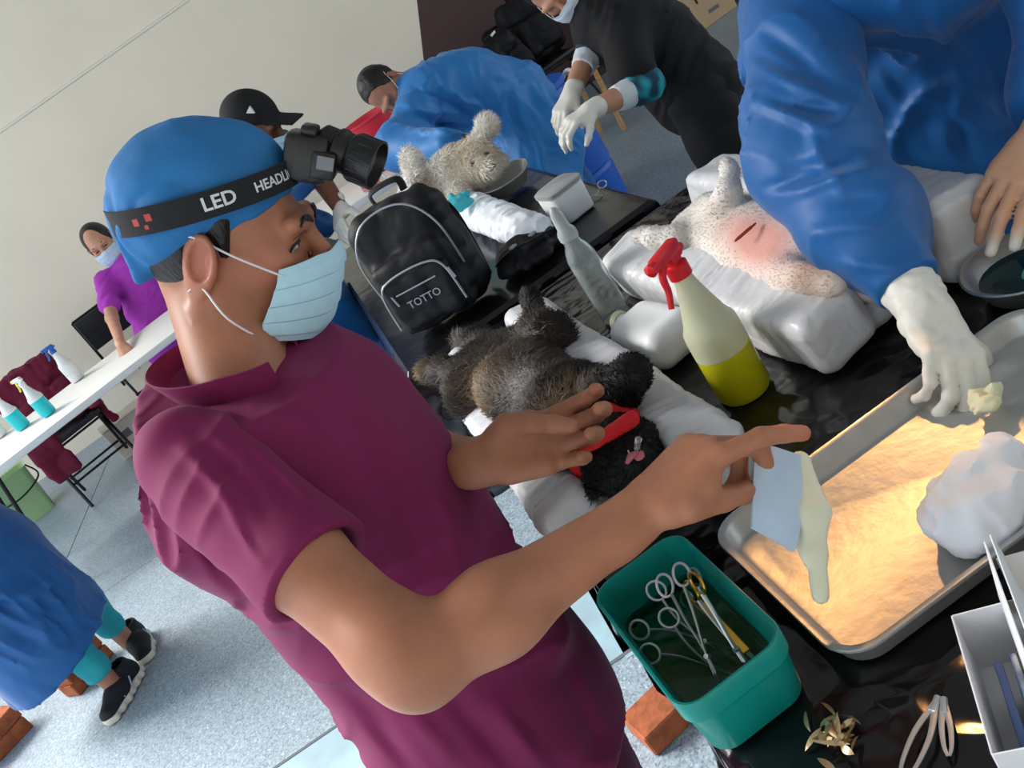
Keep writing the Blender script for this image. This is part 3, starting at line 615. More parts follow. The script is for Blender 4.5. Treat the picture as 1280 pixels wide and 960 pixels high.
def mask_on(hd, parent, loops=True, m=None, top=-.016, bot=-.120, nx=44, ny=40, name='surgical_mask'):
    """pleated face mask sheet in head axes"""
    def fn(U, V):
        th = (U - .5) * 2 * (1.02 + .24 * np.clip(V * 1.4, 0, 1)); h = np.where(np.abs(th) < .3, top + .006 * np.cos(th / .3 * math.pi / 2), top) + (bot - top) * V
        edge = np.clip((np.abs(th) - .5) / .8, 0, 1); h = h * (1 - .22 * edge) - .045 * .22 * edge - .004 * edge
        tt = 1 - np.abs((h + .045) / .085) ** 2.2 * .28                    # in towards chin and bridge
        fr = .120 * tt + .010 * np.exp(-((h + .02) / .03) ** 2) * np.exp(-(th / .35) ** 2); sd = .076 * (1 - .18 * np.clip((-h - .06) / .06, 0, 1.2))
        pl = .0028 * (((V * 4.2) % 1.0) ** .6) * np.where((V > .12) & (V < .9), 1, 0)
        f = fr * np.cos(th) ** .9 + .006 * np.cos(th) + pl * np.cos(th); l = sd * np.sin(th) / .958 * (1 + .08 * np.cos(th)) + pl * np.sin(th)
        P = np.stack([f, l, h], -1) * hd.sc; return hd.O + P @ hd.A.T
    o = obj(name, sheet(fn, nx, ny, .0012), m or M_mask, parent, sharp=30)
    if loops:
        for q, u_ in ((-1, 0.0), (1, 1.0)):
            for v0, h1 in ((.05, .024), (.92, -.034)):
                P0 = fn(np.array([u_]), np.array([v0]))[0] + hd.A[:, 1] * q * (.001 if h1 > 0 else .007); P1 = hd(-.018, q * .0815, h1); P2 = hd(-.036, q * .074, h1 - .006); md = (P0 + P1) / 2 + hd.A[:, 1] * q * (.005 if h1 > 0 else .022)
                obj('ear_loop', tube(spline([P0 - (P1 - P0) * .06, md, P1, P2], 6), .0013 * hd.sc, 5), M_cord, o)
    return o
def hand(V, W, d, n, thumb, curls, spread=.10, sc=1.0, k=.006, tcurl=(.5, .3, .2), tdir=None, lens=None):
    """hand skin: W wrist point, d along the hand, n out of the palm, thumb = +1/-1 which side (d x n) the thumb leaves; curls[finger]=(mcp,pip,dip)"""
    d = nrm(d); n = nrm(n - d * (np.asarray(n) @ d)); s = np.cross(d, n) * thumb; g = lambda a, b, c: np.asarray(W) + (d * a + s * b + n * c) * sc
    V.cone(g(-.03, 0, 0), g(.012, 0, 0), .027 * sc, .026 * sc, .02, (n, .74))
    for b in (-.026, -.009, .009, .026): V.cone(g(.014, b * .7, 0), g(.085 - .004 * abs(b - .008) / .02, b, -.002), .0145 * sc, .0115 * sc, .014)
    V.cone(g(.02, .024, .008), g(.055, .030, .010), .016 * sc, .013 * sc, .014)                                    # thenar
    V.cone(g(.02, -.022, .006), g(.06, -.027, .004), .013 * sc, .011 * sc, .014)
    L = lens or [(.042, .026, .020), (.047, .030, .022), (.043, .028, .021), (.034, .021, .018)]; tips = []
    for i in range(4):
        b = (.028, .009, -.010, -.028)[i]; p = g((.086, .090, .086, .077)[i], b, -.001); ang = 0; sp = (.5 - i / 3) * 2 * spread; dd = nrm(d * math.cos(sp) + s * math.sin(sp)); r = (.0102, .0105, .0100, .0088)[i]
        for j in range(3):
            ang += curls[i][j]; v = dd * math.cos(ang) + n * math.sin(ang); e = p + v * L[i][j] * sc; V.cone(p, e, (r - .0008 * j) * sc, (r - .0008 * (j + 1)) * sc, k * .6); p = e
        tips.append(p)
    p = g(.030, .032, .012); td = nrm(np.asarray(tdir) if tdir is not None else d * .75 + s * .65 + n * .35); ax = nrm(np.cross(td, -s)) if abs(td @ s) < .98 else n
    for j, (ln, r0, r1) in enumerate(((.038, .0145, .0118), (.032, .0115, .0105), (.026, .0105, .0085))):
        if j: td = nrm(td * math.cos(tcurl[j]) - s * math.sin(tcurl[j]) * .7 + n * math.sin(tcurl[j]) * .3)
        e = p + td * ln * sc; V.cone(p, e, r0 * sc, r1 * sc, k); p = e
    tips.append(p); return tips
def skin_cols(v, base, spots=()):
    c = np.tile(np.array(base), (len(v), 1))
    for P, r, col, a in spots:
        w = np.exp(-(((v - P) / r) ** 2).sum(1))[:, None] * a; c = c * (1 - w) + np.array(col) * w
    return c
def folds(dirn, freq, amp, seed, warp=1.5, wf=6, sharp=1.0):
    d = nrm(dirn)
    def fn(p):
        ph = p @ d * freq + warp * vnoise(p, wf, seed); a = .5 + .5 * vnoise(p, wf * .8, seed + 5); return amp * a * (np.abs(np.sin(ph)) ** sharp - .5)
    return fn
def wrinkle(amp, sc_, seed, st=(1, 1, 1)):
    st = np.array(st)
    def fn(p): return amp * (1 - 2 * np.abs(vnoise(p * st, sc_, seed)) ** .8) + amp * .5 * (1 - 2 * np.abs(vnoise(p * st, sc_ * 2.1, seed + 1)))
    return fn
def relief(segs):
    """single cloth folds: (x0,y0,x1,y1,width,height) traced along the garment, soft gaussian section, tapered ends"""
    def fn(p):
        q = p - np.array([0, 0, CAM_H]); z = q[:, 1] * cP - q[:, 2] * sP; v = (q[:, 1] * sP + q[:, 2] * cP) / z * FOC; u = q[:, 0] / z * FOC
        X = 640 + u * cR - v * sR; Y = 480 - u * sR - v * cR; out = np.zeros(len(p))
        wx = X + 6 * vnoise(p, 14, 77); wy = Y + 6 * vnoise(p, 14, 78)
        for x0, y0, x1, y1, w, a in segs:
            dx, dy = x1 - x0, y1 - y0; L2 = dx * dx + dy * dy; t = ((wx - x0) * dx + (wy - y0) * dy) / L2; tc_ = np.clip(t, 0, 1); d = np.hypot(wx - x0 - tc_ * dx, wy - y0 - tc_ * dy)
            out += a * np.exp(-(d / w) ** 2) * (.35 + .65 * np.sin(np.clip(tc_, .02, .98) * math.pi))
        return out
    return fn
SK = srgb(174, 116, 88); SKR = srgb(188, 112, 90)
# ------------------------------------------------------------------ the man in the maroon polo shirt
MANLOC = (-.29, 1.165, 0)
man = thing('person', 'man in maroon polo shirt, blue cap and mask holding a paper packet over the tray', 'person', MANLOC)
hf = nrm((.855, -.17, -.47)); HD = Head(at(285, 299, 1.19), hf, up=(0, .04, 1), sc=1.035)
MC = np.array([-.290, 1.165, 0]); MY = math.radians(-20); MF = np.array([math.cos(MY), math.sin(MY), 0]); ML = np.array([-math.sin(MY), math.cos(MY), 0])
def mb(f, l, z): return MC + MF * f + ML * l + EZ * z
rsh, rel, rwr = mb(.005, -.158, 1.290), at(522, 830, .915), at(792, 648, .985)
lsh, lel, lwr = mb(.0, .160, 1.290), np.array([-.19, 1.34, 1.03]), at(603, 577, 1.21)
NB = mb(.018, 0, 1.335)
V = Vol(HD.O - [.24, .19, .30], HD.O + [.20, .19, .17], .0032); HD.add(V).neck(V, NB - [0, 0, .03]); vf_head = V.mesh()
V = Vol(np.minimum(np.minimum(rsh, rel), rwr) - .09, np.maximum(np.maximum(rsh, rel), rwr) + [.24, .16, .12], .0036)
ud = nrm(rel - rsh); fd = nrm(rwr - rel)
V.chain([rsh + ud * .08, rsh + ud * .15, rel - ud * .03, rel], [.046, .047, .043, .040], .03); V.cone(rel, rel + fd * .09, .041, .042, .02).cone(rel + fd * .09, rwr, .042, .0275, .03)
V.cone(rel - ud * .01, rel + fd * .02 - ud * .01, .033, .033, .02)
# right hand: back of the hand up, index stretched, others curled over the packet
kn = at(893, 553, 1.0); hd_d = nrm(kn - rwr); hn = nrm(np.array([.25, -.02, -1.0]))
tipsR = hand(V, rwr + hd_d * .012, hd_d, hn, -1, [(.30, .30, .12), (.75, 1.1, .6), (.9, 1.3, .7), (.95, 1.3, .7)], .08, 1.12, lens=[(.038, .024, .019), (.045, .028, .021), (.041, .026, .020), (.033, .020, .017)], tcurl=(.4, .35, .3), tdir=hd_d * .9 + hn * .75 + np.array([0, .2, 0]))
vf_ra = V.mesh()
V = Vol(np.minimum(np.minimum(lel, lwr), lsh) - [.09, .20, .14], np.maximum(np.maximum(lsh, lel), lwr) + [.26, .12, .14], .0036); ud = nrm(lel - lsh); fd = nrm(lwr - lel)
V.chain([lsh, lel], [.05, .042], .02); V.cone(lel, lel + fd * .08, .041, .041, .02).cone(lel + fd * .08, lwr, .041, .0275, .03)
ld = nrm(at(705, 545, 1.20) - lwr); ln = nrm(np.array([.15, -.80, .45]))
tipsL = hand(V, lwr + ld * .012, ld, ln, -1, [(-.05, .95, .75), (.30, .9, .6), (.5, .85, .55), (.6, .75, .5)], .16, 1.06, tcurl=(.0, .08, .05), tdir=ld * .82 + ln * .72 - np.array([0, .43, .76]) * .42)
vf_la = V.mesh()
V = Vol((-.52, .90, 0), (-.05, 1.43, 1.34), .009)      # trunk and legs under the clothes
V.chain([mb(0, 0, 1.20), mb(0, 0, 1.10), mb(0, 0, .90), mb(0, 0, .80)], [.12, .125, .115, .125], .05, (MF, .7))
for q in (-1, 1): V.chain([mb(0, q * .075, .80), mb(.01, q * .09, .45), mb(-.01, q * .10, .09)], [.08, .055, .04], .03)
vf_tr = V.mesh()
vb, fb = cat_(vf_tr, vf_head, vf_ra, vf_la); fb = np.array(fb)
body = obj('body', (vb, fb), M_skin, man, sharp=None, col=skin_cols(vb, SK, [(HD(.06, -.06, -.03), .03, SKR, .5), (tipsR[0], .02, SKR, .7), (tipsL[0], .03, SKR, .6), (HD(-.016, -.08, -.01), .03, srgb(190, 104, 84), .6), (HD(.07, -.04, -.09), .035, srgb(120, 84, 72), .45)]))
HD.eye_detail(man, vf_head, M_hair)
# short hair below the cap
V = Vol(HD.O - .16, HD.O + .16, .004); V.ell(HD(-.022, 0, .022), np.array([.093, .0775, .090]) * HD.sc, HD.A, 0); V.cut(HD(.006, 0, 0), HD.A @ np.array([1, 0, -.25])); V.cut(HD(0, 0, -.055), HD.A @ np.array([.25, 0, -1]))
V.ell(HD(-.012, -.085, -.012), np.array([.024, .03, .04]) * HD.sc, HD.A, .004, 'sub').ell(HD(-.012, .085, -.012), np.array([.024, .03, .04]) * HD.sc, HD.A, .004, 'sub')
for q in (-1, 1): V.cone(HD(.012, q * .0665, .036), HD(.013, q * .0685, -.002), .013, .004, .012)
obj('hair', V.mesh(), M_hair, man, sharp=None)
# surgical cap
M_cap = mat('blue_cap_cloth', srgb(36, 112, 172), 0.8, var=.10, vscale=14, bump=.35, bscale=40, bdist=.004)
V = Vol(HD.O - .19, HD.O + .19, .0036); V.ell(HD(-.020, 0, .060), np.array([.106, .087, .088]) * HD.sc, HD.A, 0).ell(HD(-.058, 0, .036), np.array([.068, .078, .076]) * HD.sc, HD.A, .03).ell(HD(-.085, 0, -.025), np.array([.030, .045, .045]) * HD.sc, HD.A, .03)
V.cut(HD(.062, 0, .040), HD.A @ np.array([.44, 0, -1]), .006)
V.ell(HD(-.010, -.092, -.020), np.array([.034, .035, .042]) * HD.sc, HD.A, .006, 'sub').ell(HD(-.010, .092, -.020), np.array([.034, .035, .042]) * HD.sc, HD.A, .006, 'sub')
_b = HD(-.10, 0, -.02)
def capf(p):
    w = np.exp(-(((p - _b) / .075) ** 2).sum(1)); q = (p - HD.O) @ HD.A; a = np.arctan2(q[:, 1], q[:, 0])
    return .006 * w * np.sin(q[:, 1] * 210 + 3 * vnoise(p, 25, 2)) + .004 * (1 - 2 * np.abs(vnoise(p * np.array([1, 1, 2.0]), 14, 8))) + .0015 * vnoise(p, 45, 3)
V.disp(capf); cap = obj('surgical_cap', V.mesh(), M_cap, man, sharp=None)
mk = mask_on(HD, man)
# polo shirt
M_polo = mat('maroon_cotton', srgb(122, 18, 76), 0.8, sheen=.04, var=.10, vscale=9, bump=.2, bscale=500, bdist=.0006)
sh_d = nrm(rel - rsh); lsd = nrm(lel - lsh)
V = Vol((-.58, .86, .56), (-.02, 1.47, 1.42), .0048); fl_ = (MF, .84)
V.chain([mb(0, 0, 1.275), mb(.006, 0, 1.22), mb(.012, 0, 1.10), mb(.008, 0, .96), mb(-.002, 0, .82), mb(-.004, 0, .68), mb(-.002, 0, .58)], [.135, .172, .186, .180, .184, .194, .20], .05, fl_)
V.cone(mb(0, -.135, 1.285), mb(0, .135, 1.285), .058, .058, .06); V.cone(mb(.045, -.07, 1.20), mb(.045, .07, 1.20), .095, .095, .05); V.cone(mb(-.055, -.08, 1.20), mb(-.055, .08, 1.20), .095, .095, .05)
V.cone(mb(.004, 0, 1.28), mb(.010, 0, 1.335), .095, .074, .04)
V.cut(mb(.06, 0, 1.315), np.array([.35 * MF[0], .35 * MF[1], 1]), .004); V.cut((0, 0, .60), (0, 0, -1))
def crease(p, d, freq, seed, warp, wf):
    """irregular long creases running across direction d"""
    R = frame(d); c = p @ R; c = c + .012 * warp * np.stack([vnoise(p, wf, seed + 50), vnoise(p, wf, seed + 51), vnoise(p, wf, seed + 52)], -1)
    n = vnoise(c * (np.array([.26, .26, 1.0]) * freq / 3.2), 1.0, seed); return 1 - 2.3 * np.abs(n) ** .65
def shirtf(p):
    q = (p - MC) @ np.stack([MF, ML, EZ], 1); low = np.clip((1.20 - p[:, 2]) / .35, 0, 1); bk = np.clip((-q[:, 0] - .02) / .10, 0, 1); fr = 1 - bk
    m1 = np.clip(vnoise(p, 4.5, 11) * 1.6 + .15, 0, 1); m2 = np.clip(vnoise(p, 5, 12) * 1.6 + .25, 0, 1)
    d1 = crease(p, (.45, .1, 1.0), 74, 3, 2.6, 4) * m1; d2 = crease(p, (-.75, .3, .75), 95, 4, 2.6, 5) * m2
    ar = np.exp(-(((p - (rsh + [.03, .02, -.13])) / [.10, .10, .13]) ** 2).sum(1)); d3 = crease(p, (.7, -.2, -.8), 85, 6, 1.8, 8)
    return -.009 * d1 * (.20 + .80 * low) - .011 * d2 * (.12 + 1.0 * bk) - .005 * ar * d3 + .004 * vnoise(p, 9, 7)
V.disp(shirtf, .06)
V.disp(relief([(215, 600, 320, 790, 10, .010), (240, 640, 340, 800, 9, .008), (265, 660, 350, 770, 7, .007), (450, 540, 520, 700, 14, .010), (600, 640, 650, 780, 12, .007), (560, 860, 640, 960, 14, .010), (430, 860, 520, 960, 12, .009), (690, 800, 750, 940, 12, .008),
    (470, 520, 600, 700, 16, -.008), (650, 720, 740, 900, 18, -.009), (225, 570, 300, 760, 8, -.008), (500, 880, 580, 960, 14, -.008), (270, 430, 470, 500, 12, -.005), (300, 470, 450, 540, 12, .005), (540, 600, 580, 740, 10, -.006), (620, 880, 680, 960, 12, -.008)]), .06); vt = V.mesh()
def sleeve(S, d, L, seed, bulk=1.0):
    E_ = S + d * L; V = Vol(np.minimum(S, E_) - .13, np.maximum(S, E_) + .13, .0042)
    V.cone(S - d * .02, E_ + d * .06, .061 * bulk, .0665 * bulk, 0)
    V.disp(lambda p: -.0045 * crease(p, d * .4 + np.array([.5, -.3, -.6]), 85, seed, 2.4, 6) * np.clip(.9 - ((p - S) @ d) / L * .75, 0, 1) + .004 * vnoise(p, 12, seed), .05)
    V.disp(relief([(260, 500, 380, 610, 13, -.006), (230, 560, 330, 700, 9, -.006), (245, 540, 330, 640, 9, .006), (290, 640, 330, 690, 6, .004), (290, 500, 400, 600, 9, .005), (320, 560, 400, 630, 8, -.004)]), .05)
    V.cone(S + d * (L - .010), E_ + d * .10, .052 * bulk, .064 * bulk, .002, op='sub'); V.cut(E_, d, .003); return V.mesh()
vs_ = sleeve(rsh + [0, .012, .0], sh_d, .195, 5); vl_ = sleeve(lsh, lsd, .19, 9)
v_, f_ = cat_(vt, vs_, vl_); polo = obj('polo_shirt', (v_, np.array(f_)), M_polo, man, sharp=None)
# hem band, collar and placket
def ring(c, d, r, w, n=48): a = np.arange(n) / n * 2 * math.pi; R = frame(d); return np.array([c + R @ np.array([r * math.cos(x), r * math.sin(x), 0]) for x in a])
CA = np.stack([MF, ML, EZ], 1)
def colf(U, Vv):
    a = (U - .5) * 2 * 2.55 + math.pi; r = .0745 + .013 * Vv; x = np.cos(a) * r * 1.02 + .002; y = np.sin(a) * r * .96
    z = 1.318 + .042 * Vv - np.cos(a) * .026 - .012 * np.clip(np.cos(a) - .3, 0, 1); return NB * [1, 1, 0] + np.stack([x, y, z], -1) @ CA.T
obj('collar', sheet(colf, 70, 8, .0024), M_polo, polo)
def plf(U, Vv):
    z = 1.300 - .17 * Vv; x = .092 + .068 * np.sin(np.clip((1.31 - z) / .2, 0, 1) * 1.35); y = -.018 + .036 * U; return MC + np.stack([x - 8 * (y) ** 2, y, z], -1) @ CA.T
pk = obj('placket', sheet(plf, 8, 30, .004), M_polo, polo)
for k in range(3): obj('button', tf(lathe([(0, 0), (.0052, 0), (.0052, .002), (.004, .0028), (0, .002)], 14), CA @ roty(math.pi / 2 - .3), plf(np.array(.5), np.array(.08 + .33 * k)) + MF * .001), M_whitep, polo)
# trousers and shoes
M_trous = mat('dark_maroon_trousers', srgb(78, 14, 48), .85, bump=.2, bscale=60)
V = Vol((-.55, .90, .03), (-.02, 1.45, .82), .009)
V.chain([mb(0, 0, .78), mb(0, 0, .70)], [.15, .15], .04, (MF, .8))
for q in (-1, 1): V.chain([mb(0, q * .075, .74), mb(.01, q * .09, .45), mb(-.01, q * .10, .07)], [.095, .075, .065], .03)
V.disp(wrinkle(.006, 10, 3)); obj('trousers', V.mesh(), M_trous, man, sharp=None)
def shoe(parent, P, f, sc=1.0, mu=None, ms=None, detail=False):
    A = axes((f[0], f[1], 0)); g = lambda a, b, c: np.asarray(P) + A @ (np.array([a, b, c]) * sc)
    V = Vol(np.asarray(P) - [.25, .25, .0], np.asarray(P) + [.25, .25, .16], .005)
    V.cone(g(-.05, 0, .055), g(.06, 0, .048), .040 * sc, .040 * sc, .03, (A[:, 1], .95)).cone(g(.06, 0, .048), g(.15, 0, .036), .040 * sc, .030 * sc, .03, (A[:, 1], 1.2)).cone(g(-.045, 0, .05), g(-.03, 0, .10), .040 * sc, .042 * sc, .02)
    V.cut(P + np.array([0, 0, .028]), (0, 0, -1)); V.cone(g(-.03, 0, .09), g(-.03, 0, .14), .033 * sc, .036 * sc, .004, op='sub')
    u = obj('shoe_upper', V.mesh(), mu or M_blackm, parent, sharp=None)
    V = Vol(np.asarray(P) - [.25, .25, .01], np.asarray(P) + [.25, .25, .06], .005)
    V.cone(g(-.055, 0, .018), g(.07, 0, .016), .043 * sc, .045 * sc, .02).cone(g(.07, 0, .016), g(.15, 0, .018), .046 * sc, .036 * sc, .02); V.cut(P + np.array([0, 0, .034]), (0, 0, 1), .006); V.cut(P + np.array([0, 0, .001]), (0, 0, -1), .004)
    V.disp(lambda p: .003 * np.sign(np.sin((p - P) @ A[:, 0] * 150)) * (np.abs(p[:, 2] - P[2] - .016) < .012))
    obj('shoe_sole', V.mesh(), ms or M_whitep, parent, sharp=None); return u, A, g
for q in (-1, 1): shoe(man, mb(-.01, q * .10, 0), MF + ML * q * .1)
# headlamp worn over the cap
M_blackp = mat('black_abs', (.008, .008, .009), .35, bump=.15, bscale=200); M_strap = mat('black_webbing', (.010, .010, .012), .85, bump=.5, bscale=700, bdist=.001)
hlp = thing('headlamp', 'black LED headlamp strapped around the blue surgical cap', 'headlamp', HD(.11, 0, .085))
SB = HD.A @ roty(-.20)
def strap_pt(a, h, off=0.0):
    """a = angle from forward towards the right side; h height on the band"""
    c = HD(-.018, 0, .056); x = (.1085 + off) * np.cos(a); y = -(.0925 + off) * np.sin(a); P = np.stack([x, y, h + 0 * a], -1) * HD.sc
    return c + P @ SB.T
def strf(U, Vv): return strap_pt(U * 2 * math.pi, -.015 + .030 * Vv, .0035)
st = obj('strap', sheet(strf, 120, 6, .002), M_strap, hlp)
tv, tfc = text_mesh('LED', .021, .0002, True); tv2, tf2 = text_mesh('HEADLIGHT', .0155, .0002, True)
M_print = mat('white_print', srgb(210, 212, 214), .7); M_redp = mat('red_print', srgb(176, 60, 52), .7)
def wrap_txt(v, s0):
    a = 1.0 - (v[:, 0] + s0) / .105; return strap_pt(a, v[:, 1], .0062 - .0006 + v[:, 2] * .5)
obj('lettering', (wrap_txt(tv, -.022), tfc), M_print, st, smooth=False); obj('lettering', (wrap_txt(tv2, .060), tf2), M_print, st, smooth=False)
for s0, h0, w0 in ((-.098, .003, .008), (-.116, .000, .008), (-.104, -.007, .005)): obj('printed_square', (wrap_txt(np.array([(-w0 / 2, h0 - w0 / 2, 0), (w0 / 2, h0 - w0 / 2, 0), (w0 / 2, h0 + w0 / 2, 0), (-w0 / 2, h0 + w0 / 2, 0)]), s0), [[0, 1, 2, 3]]), M_redp, st, smooth=False)
bxR = HD.A @ roty(.25)
obj('battery_box', tf(cat_(tf(rbox(.052, .050, .056, .007), t=(0, 0, -.028)), tf(rbox(.030, .056, .034, .005), t=(.022, 0, -.020)), tf(rbox(.020, .034, .012, .004), t=(0, 0, .026))), bxR, HD(.108, -.006, .092)), M_blackp, hlp)
obj('grip_panel', tf(rbox(.020, .002, .016, .0006, 1), bxR, HD(.130, -.036, .080)), mat('grey_label', srgb(120, 124, 128), .6), hlp)
lamp_dir = nrm(at(1085, 690, 1.03) - HD(.19, 0, .09)); LR = frame(lamp_dir); lp0 = at(404, 180, 1.16)
lamp_dir2 = nrm(at(468, 206, 1.155) - lp0); LR = frame(lamp_dir2)
lh = obj('lamp_barrel', tf(lathe([(0, -.004), (.016, -.004), (.020, 0), (.020, .014), (.0225, .016), (.0225, .022), (.021, .024), (.021, .030), (.0245, .034), (.0255, .060), (.0235, .060), (.022, .050), (.006, .044), (0, .044)], 32), LR * 1.2, lp0), M_blackp, hlp)
for k in range(16):
    a = k / 16 * 2 * math.pi; obj('grip_rib', tf(rbox(.003, .003, .022, .0008, 1), LR @ rotz(a), lp0 + LR @ (rotz(a) @ np.array([.0290, 0, .043]))), M_blackp, lh)
obj('lens', tf(lathe([(0, .052), (.021, .050), (.021, .048), (0, .047)], 24), LR * 1.2, lp0), mat('lamp_lens', (.9, .95, 1), .05, trans=.9), lh)
obj('hinge', tube([HD(.125, -.004, .085), lp0 + lamp_dir2 * .004], .010, 10), M_blackp, hlp)
# paper packet and glove hanging from his right hand
pt = tipsR[0] + np.array([.0, 0, -.012])
# packet
M_pack = mat('blue_white_paper', srgb(186, 206, 226), .8, var=.08, vscale=30); M_glv2 = mat('cream_latex', srgb(222, 222, 196), .45, sss=.1)
A0, B0, C0, D0 = at(944, 556, 1.02), at(1012, 575, 1.03), at(990, 690, .985), at(938, 660, .985)
def pkf(U, Vv):
    P = (1 - U)[..., None] * ((1 - Vv)[..., None] * A0 + Vv[..., None] * D0) + U[..., None] * ((1 - Vv)[..., None] * B0 + Vv[..., None] * C0)
    b = np.sin(U * math.pi) * np.sin(Vv * math.pi) * .006 + .002 * vnoise(P, 40, 3); return P + b[..., None] * np.array([.1, -.7, .7])
pkt = obj('glove_packet', sheet(pkf, 20, 26, .006), M_pack, loc=(A0 + B0) / 2, sharp=50); tag(pkt, 'pale blue and white paper packet dangling from the man\'s right hand over the tray', 'packet')
lg = [at(1002, 578, 1.025), at(1016, 640, 1.0), at(1020, 690, .985), at(1026, 745, .97)]
V = Vol(np.min(lg, 0) - .04, np.max(lg, 0) + .04, .003); V.chain([lg[0], lg[1], lg[2]], [.012, .017, .012], .01, ((.2, -.7, .6), .4)).cone(lg[2], lg[3], .0105, .0085, .008, ((.2, -.7, .6), .7)); V.cone(lg[1] - [.02, 0, .01], lg[2] - [.008, 0, 0], .012, .010, .01, ((.2, -.7, .6), .4)); V.disp(lambda p: .002 * vnoise(p, 50, 3))
o = obj('latex_glove', V.mesh(), M_glv2, loc=lg[0], sharp=None); tag(o, 'limp cream latex glove with one long finger hanging beside the paper packet', 'glove')
# ------------------------------------------------------------------ animals
M_furskin = mat('animal_skin', (.1, .09, .08), .7, attr='Col'); M_fur = mat('fur_hair', (.1, .09, .08), .6, attr='Col', spec=.25)
M_pink = mat('pink_skin', srgb(214, 150, 140), .45, sss=.1); M_tongue = mat('pink_tongue', srgb(210, 120, 128), .35); M_nose = mat('black_nose', (.01, .01, .01), .3)
def mixc(a, b, w): return np.asarray(a)[None] * (1 - w[:, None]) + np.asarray(b)[None] * w[:, None]
def animal(root, V, colfn, n, length, comb, seed, width=.0012, jitter=.5, lift=.45):
    vf = V.mesh(); rs = np.random.default_rng(seed)
    b = obj('body', vf, M_furskin, root, sharp=None, col=colfn(vf[0], rs, 0.0))
    fv, ff, fc = fur(vf, n, length, lambda P, r: colfn(P, r, 1.0), comb, width, jitter, lift, seed)
    h = obj('fur', (fv, ff), M_fur, root, sharp=None, col=fc); h['kind'] = 'stuff'; return b
def near(P, c, r): return np.exp(-(((P - np.asarray(c)) / r) ** 2).sum(1))
# dark long-haired cat
hip, bel, che, nek, hea = atz(612, 458, .915), atz(655, 478, .925), atz(712, 512, .93), atz(748, 545, .918), atz(780, 570, .915)
cat = thing('cat', 'dark long-haired cat on its back wearing a red scarf, legs spread', 'cat', (hip + hea) / 2 * [1, 1, 0] + [0, 0, TZ + .056])
V = Vol(np.array([-.20, 1.03, .865]), np.array([.26, 2.08, 1.06]), .0055)
V.chain([hip, bel, che, nek], [.070, .074, .073, .046], .04, (EZ, .75)); V.cone(nek, hea, .046, .05, .02)
V.ell(hea, (.058, .060, .048), None, .02); mz = hea + [.010, -.052, .020]; V.ell(mz, (.028, .026, .022), None, .02)
for q in (-1, 1):
    e = hea + np.array([q * .048, .012, -.018]); V.cone(e, e + [q * .030, -.004, -.012], .020, .004, .012)
kR = atz(690, 418, .955); V.chain([hip + [.05, -.02, 0], kR, atz(672, 405, .97), atz(665, 378, .985)], [.050, .034, .022, .017], .02); V.ell(atz(664, 374, .99), (.019, .026, .024), None, .01)
kL = atz(590, 470, .925); V.chain([hip + [-.05, -.06, 0], kL, atz(560, 466, .925), atz(540, 463, .93)], [.055, .038, .026, .020], .025); V.ell(atz(537, 465, .93), (.020, .024, .020), None, .01)
V.chain([che + [.05, -.04, 0], atz(768, 490, .96), atz(788, 470, .985)], [.05, .034, .028], .02); V.ell(atz(790, 466, .99), (.026, .026, .026), None, .012)
V.chain([che + [-.04, -.08, 0], atz(690, 560, .945)], [.042, .026], .02)
V.chain([hip + [.02, .05, -.01], atz(600, 428, .895), atz(575, 425, .885)], [.035, .03, .02], .02)
def catcol(P, rs, f):
    n1 = vnoise(P, 16, 41); n2 = vnoise(P, 38, 42); k = np.clip(.5 + .9 * n1 + .4 * n2, 0, 1); c = mixc(srgb(20, 17, 16), srgb(82, 72, 64), k * .75)
    c = c * (1 - .85 * near(P, atz(705, 507, .99), [.045, .05, .06])[:, None]) + np.array(srgb(184, 152, 112)) * .85 * near(P, atz(705, 507, .99), [.045, .05, .06])[:, None]
    w = .7 * near(P, atz(612, 492, .94), [.05, .06, .06]); c = mixc2(c, srgb(150, 124, 92), w)
    c = mixc2(c, srgb(128, 122, 118), np.clip(1.3 * near(P, atz(652, 478, .98), [.028, .05, .05]), 0, .8))
    bl = np.clip(near(P, hea, .085) * 1.6 + near(P, nek, .06) * 1.2 + near(P, atz(790, 466, .99), .06) * 1.6, 0, 1); c = mixc2(c, srgb(12, 11, 11), bl)
    c = mixc2(c, srgb(14, 12, 12), np.clip(1.5 * near(P, atz(664, 376, .985), .05), 0, 1)); c = mixc2(c, srgb(176, 150, 120), np.clip(1.2 * near(P, atz(533, 464, .93), .03), 0, 1))
    return c * (1 + f * rs.normal(0, .16, len(P))[:, None]).clip(.4, 1.8)
def mixc2(c, b, w): return c * (1 - w[:, None]) + np.asarray(b)[None] * w[:, None]
def catlen(P): return .024 * (1 - .62 * np.clip(near(P, hea, .08) + near(P, atz(652, 478, .98), [.04, .05, .05]) * 1.3 + near(P, atz(664, 376, .985), .06) + near(P, atz(790, 466, .99), .06), 0, 1))
cd_ = nrm(hip - hea)
animal(cat, V, catcol, 30000, catlen, lambda P: cd_[None] * .6 + (P - bel) * [6, 0, 0] * .8 + np.stack([vnoise(P, 20, 1), vnoise(P, 20, 2), vnoise(P, 20, 3)], -1) * .6, 5, jitter=.32, lift=.32)
obj('nose', tf(lathe([(0, -.006), (.007, -.003), (.008, .002), (0, .006)], 12), None, mz + [.002, -.024, .012]), M_tongue, cat)
obj('tongue', tube(spline([mz + [0, -.016, .014], mz + [-.006, -.026, .020], mz + [-.018, -.030, .016]], 5), [.005, .006, .007, .008, .008, .008, .008, .007, .006, .005, .003], 8, flat=(.4, 1.2)), M_tongue, cat)
M_clear = mat('clear_tube', (.9, .95, .95), .05, trans=.9)
